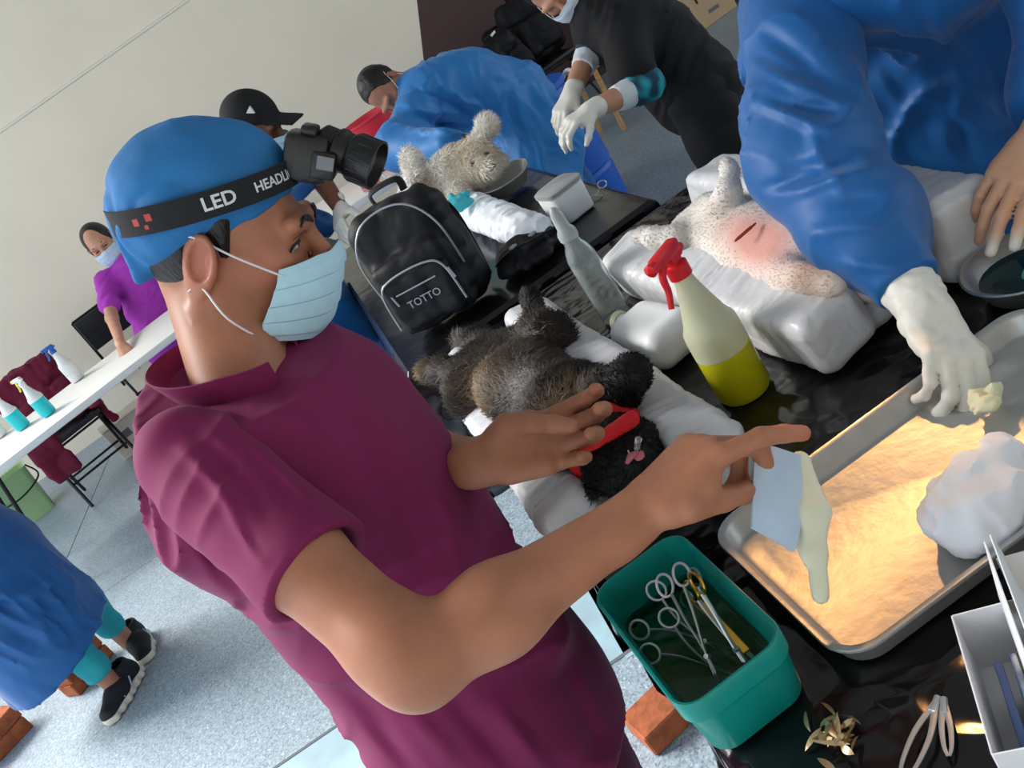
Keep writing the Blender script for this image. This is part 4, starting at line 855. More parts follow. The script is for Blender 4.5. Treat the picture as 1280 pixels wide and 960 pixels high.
for q in (-1, 1):
    obj('eye', tf(lathe([(0, -.008), (.006, -.005), (.008, 0), (.006, .005), (0, .008)], 14), None, hea + [q * .026, -.040, .010]), mat('wet_eye', srgb(120, 130, 90), .05), cat)
    obj('canine_tooth', tube([mz + [q * .007, -.018, .016], mz + [q * .006, -.020, .026]], [.0022, .0006], 6), M_whitep, cat)
tb = obj('breathing_tube', tube(spline([mz + [.004, -.010, .012], mz + [.006, -.026, .026], mz + [.014, -.030, .038]], 6), .0042, 8), M_clear, loc=mz); tag(tb, 'short clear breathing tube in the mouth of the dark cat', 'tube')
# red scarf
M_scarf = mat('red_cloth', srgb(206, 24, 34), .75, bump=.3, bscale=90)
sc0 = (nek * .62 + hea * .38) + [0, 0, -.004]; sd_ = nrm(hea - nek); scR_ = frame(sd_, (1, 0, 0))
V = Vol(sc0 - .09, sc0 + .09, .004); rg = [sc0 + scR_ @ np.array([.052 * math.cos(a), .054 * math.sin(a), .004 * math.sin(3 * a)]) for a in np.arange(25) / 24 * 2 * math.pi]
for i in range(24): V.cone(rg[i], rg[i + 1], .012 + .004 * math.sin(i * 1.7), .012 + .004 * math.sin((i + 1) * 1.7), .006)
V.cone(atz(728, 562, .966), atz(785, 528, .972), .014, .020, .008, (EZ, .6)); V.cone(atz(745, 556, .968), atz(740, 540, .968), .012, .010, .008, (EZ, .6)); V.disp(wrinkle(.0035, 38, 4, (1, 3, 1)))
o = obj('scarf', V.mesh(), M_scarf, loc=sc0, sharp=None); tag(o, 'red cloth scarf tied round the neck of the dark cat', 'scarf')
# white cat with the shaved belly
h2, m2, c2, n2 = atz(885, 288, .925), atz(955, 302, .93), atz(1010, 318, .925), atz(1050, 330, .92)
wcat = thing('cat', 'white cat with shaved pink belly on its back under the blue sleeve', 'cat', (h2 + c2) / 2 * [1, 1, 0] + [0, 0, TZ + .062])
V = Vol(np.array([.30, 1.02, .87]), np.array([.72, 1.95, 1.10]), .0055); V.chain([h2, m2, c2, n2], [.066, .074, .070, .042], .04, (EZ, .78)); hh = n2 + nrm(n2 - c2) * .06; V.ell(hh, (.046, .05, .042), None, .02)
V.cone(hh + [0, -.03, .01], hh + [0, -.06, .016], .026, .018, .015)
for q in (-1, 1): V.cone(hh + [q * .035, .01, 0], hh + [q * .06, .0, -.01], .018, .004, .01)
V.chain([h2 + [.03, .02, .01], atz(905, 262, .985), atz(911, 240, 1.01), atz(912, 214, 1.03)], [.045, .026, .019, .015], .02); V.ell(atz(912, 211, 1.035), (.016, .018, .022), None, .008)
V.chain([h2 + [-.03, .02, .0], atz(850, 300, .95), atz(820, 298, .965), atz(804, 294, .97)], [.045, .026, .019, .015], .02); V.ell(atz(803, 294, .972), (.022, .016, .016), None, .008)
V.chain([m2 + [-.045, -.02, -.005], atz(985, 345, .94), atz(1040, 352, .955)], [.035, .026, .022], .02)
V.chain([h2 + [-.02, .06, -.01], atz(868, 318, .915), atz(850, 325, .905)], [.028, .024, .02], .015)
V.cone(atz(925, 300, .992), atz(945, 280, .996), .004, .003, .006, op='sub')
def wcol(P, rs, f):
    k = np.clip(vnoise(P, 14, 51) * 1.2, 0, 1); c = mixc(srgb(226, 220, 212), srgb(196, 184, 170), k)
    c = mixc2(c, srgb(216, 152, 138), np.clip(1.5 * near(P, atz(938, 288, 1.0), [.045, .10, .06]), 0, .95)); c = mixc2(c, srgb(118, 108, 98), np.clip(1.2 * near(P, atz(866, 316, .92), [.035, .05, .05]), 0, .85))
    c = mixc2(c, srgb(210, 168, 140), np.clip(near(P, atz(1010, 330, .98), [.04, .06, .05]), 0, .7)); return c * (1 + f * rs.normal(0, .06, len(P))[:, None]).clip(.6, 1.3)
animal(wcat, V, wcol, 12000, lambda P: .0055 * (1 - .9 * np.clip(1.6 * near(P, atz(938, 288, 1.0), [.05, .11, .07]), 0, 1)), lambda P: np.tile(nrm(h2 - c2), (len(P), 1)), 6, width=.0009)
obj('incision', tube(spline([atz(918, 302, .990), atz(932, 290, .993), atz(945, 279, .992)], 5), [.001, .0022, .003, .003, .003, .003, .003, .003, .002, .002, .001], 6), mat('red_wound', srgb(150, 52, 44), .25), wcat)
# small fluffy dog on the far table
DT = 3.28
db, dm, dh = at(536, 232, DT), at(566, 222, DT - .02), at(594, 208, DT - .06)
dog = thing('dog', 'small fluffy white and tan dog on its back with one paw raised', 'dog', (db[0], db[1], TZ + .006))
V = Vol(np.array([.0, 3.02, .80]), np.array([.56, 3.58, 1.20]), .007)
V.cone(db + [-.03, .02, -.03], dm, .085, .080, .05).cone(dm, dh, .07, .06, .04); V.ell(dh, (.070, .066, .064), None, .03); mzd = dh + [.030, -.062, -.016]; V.ell(mzd, (.036, .04, .03), None, .025)
V.chain([dm + [.03, .0, .05], at(592, 188, DT - .06), at(607, 162, DT - .09)], [.036, .027, .024], .02); V.ell(at(609, 158, DT - .09), (.03, .028, .032), None, .01)
V.chain([db + [-.02, -.03, .03], at(520, 212, DT - .02), at(512, 196, DT)], [.04, .03, .026], .02); V.cone(dm + [0, -.05, -.02], at(575, 250, DT - .12), .04, .03, .02)
for q in (-1, 1): V.cone(dh + [q * .05, .02, .03], dh + [q * .085, .0, -.03], .022, .016, .02)
V.cone(dm * [1, 1, 0] + [0, 0, .88], db * [1, 1, 0] + [0, 0, .88], .055, .055, .04); V.cut((0, 0, TZ + .008), (0, 0, -1))
def dcol(P, rs, f):
    k = np.clip(.5 + vnoise(P, 11, 61) * 1.1, 0, 1); c = mixc(srgb(250, 248, 244), srgb(230, 212, 184), k * .5); c = mixc2(c, srgb(150, 112, 76), np.clip(1.2 * near(P, at(540, 235, DT - .06), [.05, .06, .06]), 0, .85))
    c = mixc2(c, srgb(214, 190, 150), np.clip(near(P, dh, .08), 0, .7)); return c * (1 + f * rs.normal(0, .1, len(P))[:, None]).clip(.6, 1.3)
animal(dog, V, dcol, 22000, lambda P: .026 + 0 * P[:, 0], lambda P: np.stack([vnoise(P, 20, 1), vnoise(P, 20, 2), vnoise(P, 20, 3) - .1], -1) + (P - dm) * [3, 3, 3], 8, width=.0012, lift=.6)
obj('nose', tf(lathe([(0, -.013), (.011, -.008), (.014, 0), (.010, .009), (0, .012)], 12), None, mzd + [.008, -.038, .004]), M_nose, dog)
for a in (-.020, .034): obj('eye', tf(lathe([(0, -.010), (.007, -.007), (.010, 0), (.007, .007), (0, .010)], 12), None, dh + [a + .012, -.066, .024]), M_nose, dog)
# ------------------------------------------------------------------ the other people
def gown_mat(name, c): return mat(name, c, .55, sheen=.15, var=.08, vscale=8, bump=.15, bscale=90, bdist=.002)
M_gown = gown_mat('blue_gown', srgb(16, 90, 156)); M_gown2 = gown_mat('bright_blue_gown', srgb(36, 124, 196)); M_teal = mat('teal_scrubs', srgb(36, 158, 170), .8, bump=.2, bscale=60); M_dgreen = mat('dark_green_scrubs', srgb(14, 84, 78), .8, bump=.2, bscale=60)
M_blackc = mat('black_cloth', srgb(13, 13, 16), .85, bump=.2, bscale=60); M_purple = mat('purple_scrubs', srgb(170, 52, 178), .8, bump=.2, bscale=60)
def gown_f(seed, amp=.012, dirs=((.5, .3, .8), (-.6, .4, .7)), fr=(85, 105)):
    def fn(p):
        m1 = np.clip(vnoise(p, 4, seed) * 1.5 + .3, 0, 1); m2 = np.clip(vnoise(p, 5, seed + 1) * 1.5 + .3, 0, 1)
        return -amp * crease(p, dirs[0], fr[0], seed + 2, 1.8, 4) * m1 - amp * .8 * crease(p, dirs[1], fr[1], seed + 3, 1.6, 5) * m2 + amp * .4 * vnoise(p, 8, seed + 4)
    return fn
def simple_legs(parent, hips, feet, r, m, name='trousers', shoes=True, mu=None, fdir=(0, -1)):
    V = Vol(np.min(hips + feet, 0) - [.2, .2, .0], np.max(hips + feet, 0) + [.2, .2, .1], .010)
    for h_, f_ in zip(hips, feet):
        h_, f_ = np.asarray(h_, float), np.asarray(f_, float); V.chain([h_, (h_ + f_) / 2, f_ + [0, 0, .06]], [r, r * .8, r * .65], .03)
    V.disp(wrinkle(.007, 9, 5)); o = obj(name, V.mesh(), m, parent, sharp=None)
    if shoes:
        for f_ in feet: shoe(parent, np.asarray(f_, float) * [1, 1, 0], fdir, mu=mu)
    return o
# --- surgeon in the blue gown at the right
sC = np.array([1.00, 1.66, 0]); surg = thing('person', 'surgeon in long blue gown at right reaching a white gloved hand into the tray', 'person', sC)
Ssh, Sel, Swr = at(1000, 5, 1.56), at(1012, 195, 1.43), at(1146, 372, 1.255); SF = nrm((-.62, -.78, 0)); SL = np.array([.78, -.62, 0]) ; SL = np.array([-SF[1], SF[0], 0]) * 1.0
Slsh = Ssh - SL * -.36; Lel, Lwr = at(1370, 60, 1.42), at(1302, 172, 1.33)
sg = lambda f, l, z: sC + SF * f + SL * l + EZ * z
shc = (Ssh + Slsh) / 2
Hs = Head((.655, 1.505, 1.51), nrm((-.55, -.55, -.62)), sc=1.0)
V = Vol(Hs.O - .22, Hs.O + [.2, .2, .18], .008); Hs.add(V).neck(V, np.array([shc[0] - .04, shc[1] + .02, 1.33])); hv = V.mesh()
V = Vol(np.minimum(Lel, Lwr) - [.24, .2, .24], np.maximum(Lel, Lwr) + .1, .0034); V.cone(Lel, Lwr, .045, .029, .02)
Ld = nrm(at(1236, 268, 1.28) - Lwr); Ln = nrm(np.array([-.55, .1, -.75])); tipsS = hand(V, Lwr + Ld * .01, Ld, Ln, 1, [(.25, .30, .2), (.30, .38, .2), (.45, .5, .3), (.6, .6, .3)], .16, .98, tcurl=(.2, .2, .15)); lv = V.mesh()
V = Vol(sg(0, 0, 0) - [.3, .3, 0], sg(0, 0, 1.4) + [.3, .3, 0], .012)
for q in (-1, 1): V.chain([sg(0, q * .08, .85), sg(0, q * .09, .08)], [.08, .04], .03)
V.cone(sg(0, 0, 1.28), sg(0, 0, .9), .12, .13, .04); v_, f_ = cat_(V.mesh(), hv, lv); cl_ = skin_cols(v_, srgb(206, 158, 128), [(tipsS[i], .018, srgb(236, 234, 226), 1.0) for i in range(2)])
obj('body', (v_, np.array(f_)), M_skin, surg, sharp=None, col=cl_); Hs.brows(surg, M_hair); mask_on(Hs, surg)
V = Vol(Hs.O - .18, Hs.O + .18, .008); V.ell(Hs(-.02, 0, .05), np.array([.115, .092, .10]), Hs.A, 0); V.cut(Hs(.05, 0, .035), Hs.A @ np.array([.35, 0, -1])); V.disp(wrinkle(.004, 20, 4)); obj('surgical_cap', V.mesh(), M_cap, surg, sharp=None)
V = Vol(np.array([.60, 1.12, .28]), np.array([1.42, 2.02, 1.44]), .0075); ax_ = (SF, .72)
V.chain([(shc[0], shc[1], 1.27), sg(.0, 0, 1.15), sg(.0, 0, .95), sg(0, 0, .70), sg(0, 0, .32)], [.17, .21, .21, .22, .26], .06, ax_); V.cone(Ssh, Slsh, .085, .085, .08); V.cone((shc[0], shc[1], 1.30), (shc[0], shc[1], 1.37), .08, .068, .03)
V.disp(gown_f(71, .016, ((.1, .5, .35), (.5, -.4, .5)), (70, 85)), .08); V.disp(relief([(1160, 0, 1210, 110, 13, -.016), (1210, 110, 1280, 75, 8, -.011), (1210, 115, 1270, 160, 8, -.010), (1110, 180, 1140, 235, 12, -.014), (1050, 20, 1130, 110, 14, .014), (1185, 115, 1220, 220, 12, .012), (1230, 60, 1260, 150, 8, .010), (1090, 60, 1150, 180, 10, -.010)]), .08); V.cut((0, 0, .36), (0, 0, -1)); gt = V.mesh()
def gsleeve(A, B, C, ra, rb, rc, seed, res=.0055, amp=.013):
    V = Vol(np.min([A, B, C], 0) - .17, np.max([A, B, C], 0) + .17, res); d = nrm(C - B); V.cone(A, B, ra, rb, 0).cone(B, B + (C - B) * .55, rb, (rb + rc) / 2 + .010, .05).cone(B + (C - B) * .55, C, (rb + rc) / 2 + .010, rc, .05)
    ax1, ax2 = nrm(B - A), d
    V.disp(lambda p: -amp * crease(p, ax2 + np.array([.5, .3, .6]) * .8, 80, seed, 2.4, 5) * np.clip(.25 + 1.2 * vnoise(p, 7, seed + 3) + .35, 0, 1) - amp * .7 * crease(p, ax1 + np.array([-.4, .5, .2]), 72, seed + 1, 2.2, 5) * np.clip(vnoise(p, 6, seed + 4) + .3, 0, 1), .08)
    V.disp(relief([(960, 40, 1045, 105, 11, .013), (930, 70, 1030, 100, 8, .009), (975, 130, 1040, 140, 9, .012), (985, 210, 1060, 200, 9, .012), (960, 230, 1030, 215, 7, .009), (1000, 330, 1120, 390, 10, .008), (1040, 260, 1100, 250, 8, .009), (930, 70, 1045, 125, 9, -.010), (940, 125, 1040, 165, 9, -.012), (975, 240, 1085, 215, 9, -.011), (1020, 290, 1110, 280, 9, -.010), (1010, 160, 1045, 240, 8, -.008), (1050, 330, 1130, 330, 8, -.008)]), .06)
    V.cut(C, d, .003); return V.mesh()
gs1 = gsleeve(Ssh, Sel, Swr - nrm(Swr - Sel) * .02, .095, .088, .042, 33); gs2 = gsleeve(Slsh, Lel, Lwr - nrm(Lwr - Lel) * .05, .095, .09, .05, 37, .008)
v_, f_ = cat_(gt, gs1, gs2); gw = obj('surgical_gown', (v_, np.array(f_)), M_gown, surg, sharp=None)
cd = nrm(Swr - Sel); V = Vol(Swr - .09, Swr + .09, .004); V.cone(Swr - cd * .045, Swr + cd * .012, .040, .036, 0); V.disp(wrinkle(.0025, 40, 6)); V.cut(Swr + cd * .014, cd); obj('knit_cuff', V.mesh(), M_glove, gw, sharp=None)
gh = at(1206, 470, 1.16); gd_ = nrm(gh - Swr); V = Vol(np.minimum(Swr, gh) - .12, np.maximum(Swr, gh) + .12, .0036)
V.cone(Swr - gd_ * .005, Swr + gd_ * .03, .037, .033, .02)
hand(V, Swr + gd_ * .022, gd_, nrm(np.array([-.5, -.45, -.75])), 1, [(.55, .75, .4), (.6, .85, .5), (.65, .9, .5), (.7, .9, .5)], .06, 1.06, k=.010, tcurl=(.3, .3, .2)); V.disp(wrinkle(.0016, 45, 8)); glv = obj('rubber_glove', V.mesh(), M_glove, surg, sharp=None)
simple_legs(surg, [sg(0, -.09, .8), sg(0, .09, .8)], [sg(0, -.11, 0), sg(0, .11, 0)], .10, M_teal, fdir=SF)
swb = at(1232, 500, 1.13); V = Vol(swb - .06, swb + .06, .003); V.ell(swb, (.030, .024, .012), rotz(.4), 0); V.disp(wrinkle(.006, 45, 3), .05); o = obj('gauze_pad', V.mesh(), mat('stained_gauze', srgb(214, 216, 184), .9), loc=swb, sharp=30); tag(o, 'yellow stained white gauze pad under the gloved hand in the tray', 'gauze')
sl0 = Hs(.118, 0, .070); sla = nrm(np.array([.255, .80, .83]) - sl0); slR = frame(sla); shl = thing('headlamp', 'lit headlamp on the gowned surgeon shining down into the steel tray', 'headlamp', sl0)
obj('strap', sheet(lambda U, Vv: Hs.O + np.stack([-.02 + .118 * np.cos(U * 6.2832), .096 * np.sin(U * 6.2832), .050 + .028 * Vv], -1) @ Hs.A.T, 60, 4, .002), M_strap, shl)
obj('lamp_barrel', tf(lathe([(0, -.03), (.024, -.03), (.026, 0), (.027, .022), (.024, .022), (.02, .012), (0, .012)], 24), slR, sl0), M_blackp, shl)
lamp = bpy.data.objects.new('headlamp_beam', bpy.data.lights.new('headlamp_beam', 'SPOT')); COL.objects.link(lamp)
lamp.location = sl0 + sla * .03; lamp.data.energy = 10; lamp.data.color = (1.0, .47, .14); lamp.data.spot_size = math.radians(27); lamp.data.spot_blend = .22; lamp.data.shadow_soft_size = .014
lamp.rotation_euler = Vector(sla).to_track_quat('-Z', 'Y').to_euler()
# --- helper in blue gown with black cap behind the man
mC = np.array([-.46, 3.52, 0]); mid = thing('person', 'helper in blue gown and black cap standing behind the masked man', 'person', mC)
Hm = Head(at(318, 160, 3.62), (.75, -.35, -.5), sc=1.0); V = Vol(Hm.O - [.2, .2, .3], Hm.O + [.2, .2, .18], .008); Hm.add(V).neck(V, np.array([-.38, 3.60, 1.22]))
mhd = at(425, 284, 3.45); mel = at(392, 212, 3.62); mwr = at(424, 258, 3.50); V2 = Vol(np.min([mel, mwr], 0) - .16, np.max([mel, mwr], 0) + .16, .007); V2.cone(mel, mwr, .042, .030, 0); v_, f_ = cat_(V.mesh(), V2.mesh())
obj('body', (v_, np.array(f_)), M_skin, mid, sharp=None, col=skin_cols(v_, srgb(120, 74, 54))); mask_on(Hm, mid)
V = Vol(Hm.O - .19, Hm.O + .19, .007); V.ell(Hm(-.012, 0, .045), np.array([.112, .092, .10]), Hm.A, 0); V.cut(Hm(.05, 0, .035), Hm.A @ np.array([.1, 0, -1])); V.cone(Hm(.07, -.04, .045), Hm(.07, .04, .045), .02, .02, .01).box(Hm(.125, 0, .040), (.055, .065, .006), Hm.A, .005, .006)
bc_ = obj('baseball_cap', V.mesh(), M_blackc, mid, sharp=None)
tri = np.array([Hm(.05, -.088, .085), Hm(.02, -.090, .085), Hm(.035, -.088, .11)]) - Hm.A[:, 1] * .006 ; obj('cap_emblem', (np.concatenate([tri, tri + Hm.A[:, 1] * .01]), [[0, 1, 2], [5, 4, 3], [0, 3, 4, 1], [1, 4, 5, 2], [2, 5, 3, 0]]), M_print, bc_, smooth=False)
V = Vol(mC - [.42, .42, 0] + [0, 0, .20], mC + [.42, .42, 1.32], .010); V.chain([mC + [.03, .06, 1.25], mC + [0, 0, .95], mC + [.0, 0, .7], mC + [.02, -.02, .28]], [.15, .19, .20, .21], .06, ((1, .3, 0), .8)); V.cone(mC + [.03, -.15, 1.20], mel, .075, .05, .05).cone(mC + [.03, .16, 1.20], mC + [.20, .20, 1.0], .07, .06, .05)
V.disp(gown_f(81, .014, ((.5, .3, .15), (.6, -.4, .3)), (90, 100)), .06); V.cut((0, 0, .30), (0, 0, -1)); obj('surgical_gown', V.mesh(), M_gown, mid, sharp=None)
V = Vol(mwr - .14, mwr + .14, .005); md = nrm(mhd - mwr); hand(V, mwr, md, nrm((.3, -.3, -.9)), 1, [(.4, .5, .3)] * 4, .1, 1.05, k=.012); obj('rubber_glove', V.mesh(), M_glove, mid, sharp=None)
simple_legs(mid, [mC + [.02, -.08, .55], mC + [0, .1, .55]], [mC + [.07, -.06, 0], mC + [.02, .14, 0]], .10, M_dgreen, fdir=(1, -.2))
# --- man in blue gown bent over the dog
bC = np.array([.78, 4.55, 0]); ben = thing('person', 'short-haired man in blue gown bent forward over the fluffy dog', 'person', bC)
Hb = Head(at(484, 112, 4.42), nrm((-.30, -.72, -.62)), up=(-.75, -.1, .55), sc=1.05); bsh = at(545, 118, 4.40); bhp = at(640, 128, 4.65)
V = Vol(Hb.O - [.22, .22, .24], Hb.O + [.28, .22, .22], .008); Hb.add(V); V.cone(Hb(-.03, 0, -.05), at(522, 110, 4.42), .058, .065, .03); v_, f_ = V.mesh(); obj('body', (v_, f_), M_skin, ben, sharp=None, col=skin_cols(v_, srgb(176, 122, 96)))
V = Vol(Hb.O - .18, Hb.O + .18, .007); V.ell(Hb(-.022, 0, .036), np.array([.100, .081, .094]) * Hb.sc, Hb.A, 0); V.cut(Hb(.035, 0, .03), Hb.A @ np.array([1, 0, -.35])); V.cut(Hb(0, 0, -.03), Hb.A @ np.array([.3, 0, -1])); V.disp(lambda p: .003 * vnoise(p, 60, 3)); obj('hair', V.mesh(), M_hair, ben, sharp=None); mask_on(Hb, ben)
bel_, bwr = at(498, 185, 4.15), at(560, 180, 3.75)
V = Vol(np.array([.05, 3.62, .30]), np.array([1.20, 5.10, 1.42]), .011)
V.chain([bsh, (bsh + bhp) / 2 + [0, 0, .04], bhp, bC + [-.03, 0, .62], at(678, 228, 4.55)], [.155, .175, .185, .20, .19], .08); V.chain([bsh + [-.06, -.05, .02], bel_, at(538, 190, 3.92), bwr], [.105, .095, .07, .055], .06); V.cone(bsh, at(515, 115, 4.42), .12, .085, .05)
V.disp(relief([(495, 130, 590, 150, 5, -.02), (500, 160, 600, 165, 5, -.02), (540, 95, 610, 150, 5, -.017), (600, 90, 660, 190, 5, -.014), (640, 100, 690, 230, 5, -.012), (500, 145, 590, 160, 4, .018), (520, 110, 600, 150, 4, .018), (590, 110, 650, 220, 4, .014)]), .1); V.disp(gown_f(91, .013, ((.7, .2, -.5), (.4, .5, .5)), (75, 90)), .08); V.cut((0, 0, .36), (0, 0, -1)); obj('surgical_gown', V.mesh(), M_gown2, ben, sharp=None)
V = Vol(bwr - .16, bwr + .16, .006); hand(V, bwr, nrm((.4, -.7, -.3)), (0, -.2, -1), 1, [(.4, .5, .3)] * 4, .1, 1.0, k=.012); obj('rubber_glove', V.mesh(), M_glove, ben, sharp=None)
simple_legs(ben, [bC + [-.05, -.08, .6], bC + [.05, .12, .6]], [bC + [-.05, -.10, 0], bC + [.06, .14, 0]], .10, M_gown, fdir=(-.6, -.5))
# --- person in black bending at the rear right
kT = 3.25; blk = thing('person', 'person in black clothes and white gloves bending forward with a white mask', 'person', at(925, 235, 3.5) * [1, 1, 0])
ksh, kel, kwr, khip = at(775, 10, kT), at(795, 112, kT - .12), at(738, 138, kT - .2), at(868, 110, kT + .12); kel2, kwr2 = at(738, 62, kT + .1), at(714, 118, kT + .02); ksh2 = at(758, 2, kT + .2)
_ka = axes(nrm((-.30, -.80, -.52)), (-.5, .1, .85)); Hk = Head(at(714, 12, kT) - _ka @ np.array([.105, 0, -.055]), nrm((-.30, -.80, -.52)), up=(-.5, .1, .85), sc=1.0); V = Vol(Hk.O - [.2, .2, .22], Hk.O + [.26, .22, .18], .008); Hk.add(V); V.cone(Hk(-.03, 0, -.05), ksh + [-.04, .08, .05], .055, .06, .03)
V2 = Vol(np.min([kel, kwr, kel2, kwr2], 0) - .1, np.max([kel, kwr, kel2, kwr2], 0) + .1, .007); V2.cone(kel, kwr, .042, .030, 0).cone(kel2, kwr2, .042, .030, 0); v_, f_ = cat_(V.mesh(), V2.mesh()); obj('body', (v_, np.array(f_)), M_skin, blk, sharp=None, col=skin_cols(v_, srgb(196, 144, 116)))
V = Vol(Hk.O - .18, Hk.O + .18, .008); V.ell(Hk(-.022, 0, .034), np.array([.102, .083, .096]), Hk.A, 0); V.cut(Hk(.045, 0, .03), Hk.A @ np.array([1, 0, -.35])); obj('hair', V.mesh(), M_hair, blk, sharp=None); mask_on(Hk, blk, m=M_maskw)
V = Vol(np.min([ksh, khip, kel], 0) - [.3, .3, .5], np.max([ksh, khip, kel2], 0) + [.3, .3, .25], .010)
V.chain([ksh + [-.03, .05, 0], (ksh + khip) / 2 + [0, .05, .02], khip], [.135, .15, .165], .06); V.cone(ksh, kel + (ksh - kel) * .22, .085, .080, .05); V.cone(ksh2, kel2 + (ksh2 - kel2) * .2, .075, .065, .05); V.disp(gown_f(95, .010), .06); obj('black_top', V.mesh(), M_blackc, blk, sharp=None)
kf1, kf2 = at(925, 240, 3.42), at(985, 238, 3.62)
simple_legs(blk, [khip + [-.02, -.06, -.02], khip + [.06, .06, -.02]], [np.array([kf1[0], kf1[1], 0]), np.array([kf2[0], kf2[1], 0])], .125, M_blackc, fdir=(-.7, -.5))
M_cyan = mat('cyan_print_cloth', srgb(30, 164, 182), .8, var=.9, vscale=22, col2=srgb(16, 60, 80), detail=0.0); M_knit = mat('white_sleeve', srgb(206, 214, 218), .9, bump=.3, bscale=200)
for A_, B_ in ((kel, kwr), (kel2, kwr2)):
    d = nrm(B_ - A_); L_ = np.linalg.norm(B_ - A_)
    V = Vol(A_ - .12, A_ + .14, .006); V.cone(A_ - d * .05, A_ + d * .03, .060, .052, 0); V.cut(A_ + d * .035, d); V.disp(wrinkle(.003, 30, 3)); obj('printed_sleeve', V.mesh(), M_cyan, blk, sharp=None)
    V = Vol(A_ - .12, A_ + .16, .006); V.cone(A_, A_ + d * .085, .050, .043, 0); V.cut(A_ + d * .09, d); V.disp(wrinkle(.002, 50, 3)); obj('sleeve_cuff', V.mesh(), M_knit, blk, sharp=None)
    V = Vol(B_ - .15, B_ + .15, .005); V.cone(B_ - d * .03, B_, .034, .031, .01); hand(V, B_, nrm(d + [-.5, -.1, -.1]), nrm((.1, .3, -.9)), 1, [(.5, .7, .4)] * 4, .06, .98, k=.010); obj('rubber_glove', V.mesh(), M_glove, blk, sharp=None)
# --- woman in purple scrubs
pT = 6.1; pC = at(205, 440, pT) * [1, 1, 0]; pur = thing('person', 'woman in purple scrubs and mask leaning one hand on the white table', 'person', pC)
Hp = Head(at(126, 304, pT), nrm((.05, -1, -.22)), up=(-.12, 0, 1), sc=1.10); psh, psh2 = at(132, 352, pT - .05), at(196, 318, pT + .05); phip = at(212, 430, pT); pel, pwr = at(140, 398, pT - .25), at(152, 432, 5.42)
V = Vol(Hp.O - [.2, .2, .26], Hp.O + [.2, .2, .18], .008); Hp.add(V).neck(V, (psh + psh2) / 2 + [0, 0, .02], .05, .055); V2 = Vol(np.min([pel, pwr, psh], 0) - .2, np.max([pel, pwr, psh], 0) + .12, .007); V2b = Vol(psh2 - [.1, .25, .55], psh2 + [.35, .2, .1], .008); V2b.cone(psh2, psh2 + [.14, 0, -.26], .046, .036, 0).cone(psh2 + [.14, 0, -.26], psh2 + [.16, -.06, -.44], .036, .027, .02); V2.cone(psh, pel, .045, .038, 0).cone(pel, pwr, .038, .026, .02); hand(V2, pwr, nrm((.15, -.5, -.5)), (0, .3, -1), -1, [(.2, .3, .2)] * 4, .1, .95)
v_, f_ = cat_(V.mesh(), V2.mesh(), V2b.mesh()); obj('body', (v_, np.array(f_)), M_skin, pur, sharp=None, col=skin_cols(v_, srgb(206, 152, 124))); Hp.brows(pur, M_hair); Hp.eyes(pur)
V = Vol(Hp.O - .2, Hp.O + .2, .007); V.ell(Hp(-.026, 0, .030), np.array([.102, .084, .098]) * Hp.sc, Hp.A, 0).ell(Hp(-.10, 0, -.01), (.05, .05, .05), None, .03); V.cut(Hp(.070, 0, .03), Hp.A @ np.array([1, 0, -.75])); obj('hair', V.mesh(), M_hair, pur, sharp=None); mask_on(Hp, pur, m=mat('pale_mask', srgb(196, 218, 236), .85))
V = Vol(np.min([psh, phip], 0) - [.3, .3, .25], np.max([psh2, phip], 0) + [.25, .25, .3], .009); mm_ = (psh + psh2) / 2
V.chain([mm_ + [0, 0, -.03], mm_ + (phip - mm_) * .5, phip + [0, 0, .04], phip + [0, 0, -.16]], [.13, .15, .155, .175], .06, ((0, 1, 0), .72)); V.cone(psh + [.01, 0, 0], psh2, .055, .055, .05); V.cone(psh, psh + (pel - psh) * .62, .062, .066, .04); V.cone(psh2, psh2 + [.10, .02, -.16], .062, .066, .04); V.disp(gown_f(97, .009), .06); obj('scrub_top', V.mesh(), M_purple, pur, sharp=None)
simple_legs(pur, [phip + [-.08, 0, -.1], phip + [.08, 0, -.1]], [np.array([phip[0] - .08, phip[1], 0]), np.array([phip[0] + .12, phip[1], 0])], .10, M_purple, fdir=(0, -1))
# --- legs of the person at the left edge
gT = 3.78; lC = np.array([-1.95, 3.55, 0]); leg = thing('person', 'person in blue gown, teal trousers and black sneakers at the left edge', 'person', lC)
f1, f2 = atz(168, 868, 0), atz(184, 812, 0); gk = at(0, 690, gT)
V = Vol(lC - [.62, .6, 0] + [0, 0, .16], lC + [.5, .55, 1.45], .011); tp = lC + [-.10, -.03, 0]
V.chain([tp + [0, 0, 1.25], tp + [0, 0, 1.0], tp + [0, 0, .70], lC + [-.07, -.07, .24]], [.17, .20, .26, .275], .06, ((1, -.2, 0), .85)); V.cone(tp + [0, -.17, 1.24], tp + [.1, -.2, 1.0], .08, .07, .05).cone(tp + [0, .17, 1.24], tp + [.12, .18, 1.0], .08, .07, .05); V.disp(gown_f(99, .015, ((.5, .35, .1), (.3, -.6, .2)), (80, 95)), .06); V.cut(lC + [0, 0, .285], (.12, .10, -1)); obj('surgical_gown', V.mesh(), M_gown, leg, sharp=None)
Hl = Head(tp + [.03, 0, 1.50], (1, -.1, -.4), sc=1.0); V = Vol(Hl.O - [.2, .2, .3], Hl.O + [.2, .2, .18], .009); Hl.add(V).neck(V, tp + [0, 0, 1.28]); V2 = Vol(np.minimum(f1, f2) - [.2, .2, 0], np.maximum(f1, f2) + [.2, .2, .3], .008)
V2 = Vol(np.minimum(f1, f2) - [.35, .25, 0], np.maximum(f1, f2) + [.2, .25, 1.45], .011); V2.cone(tp + [0, 0, 1.38], tp + [0, 0, .85], .07, .11, 0)
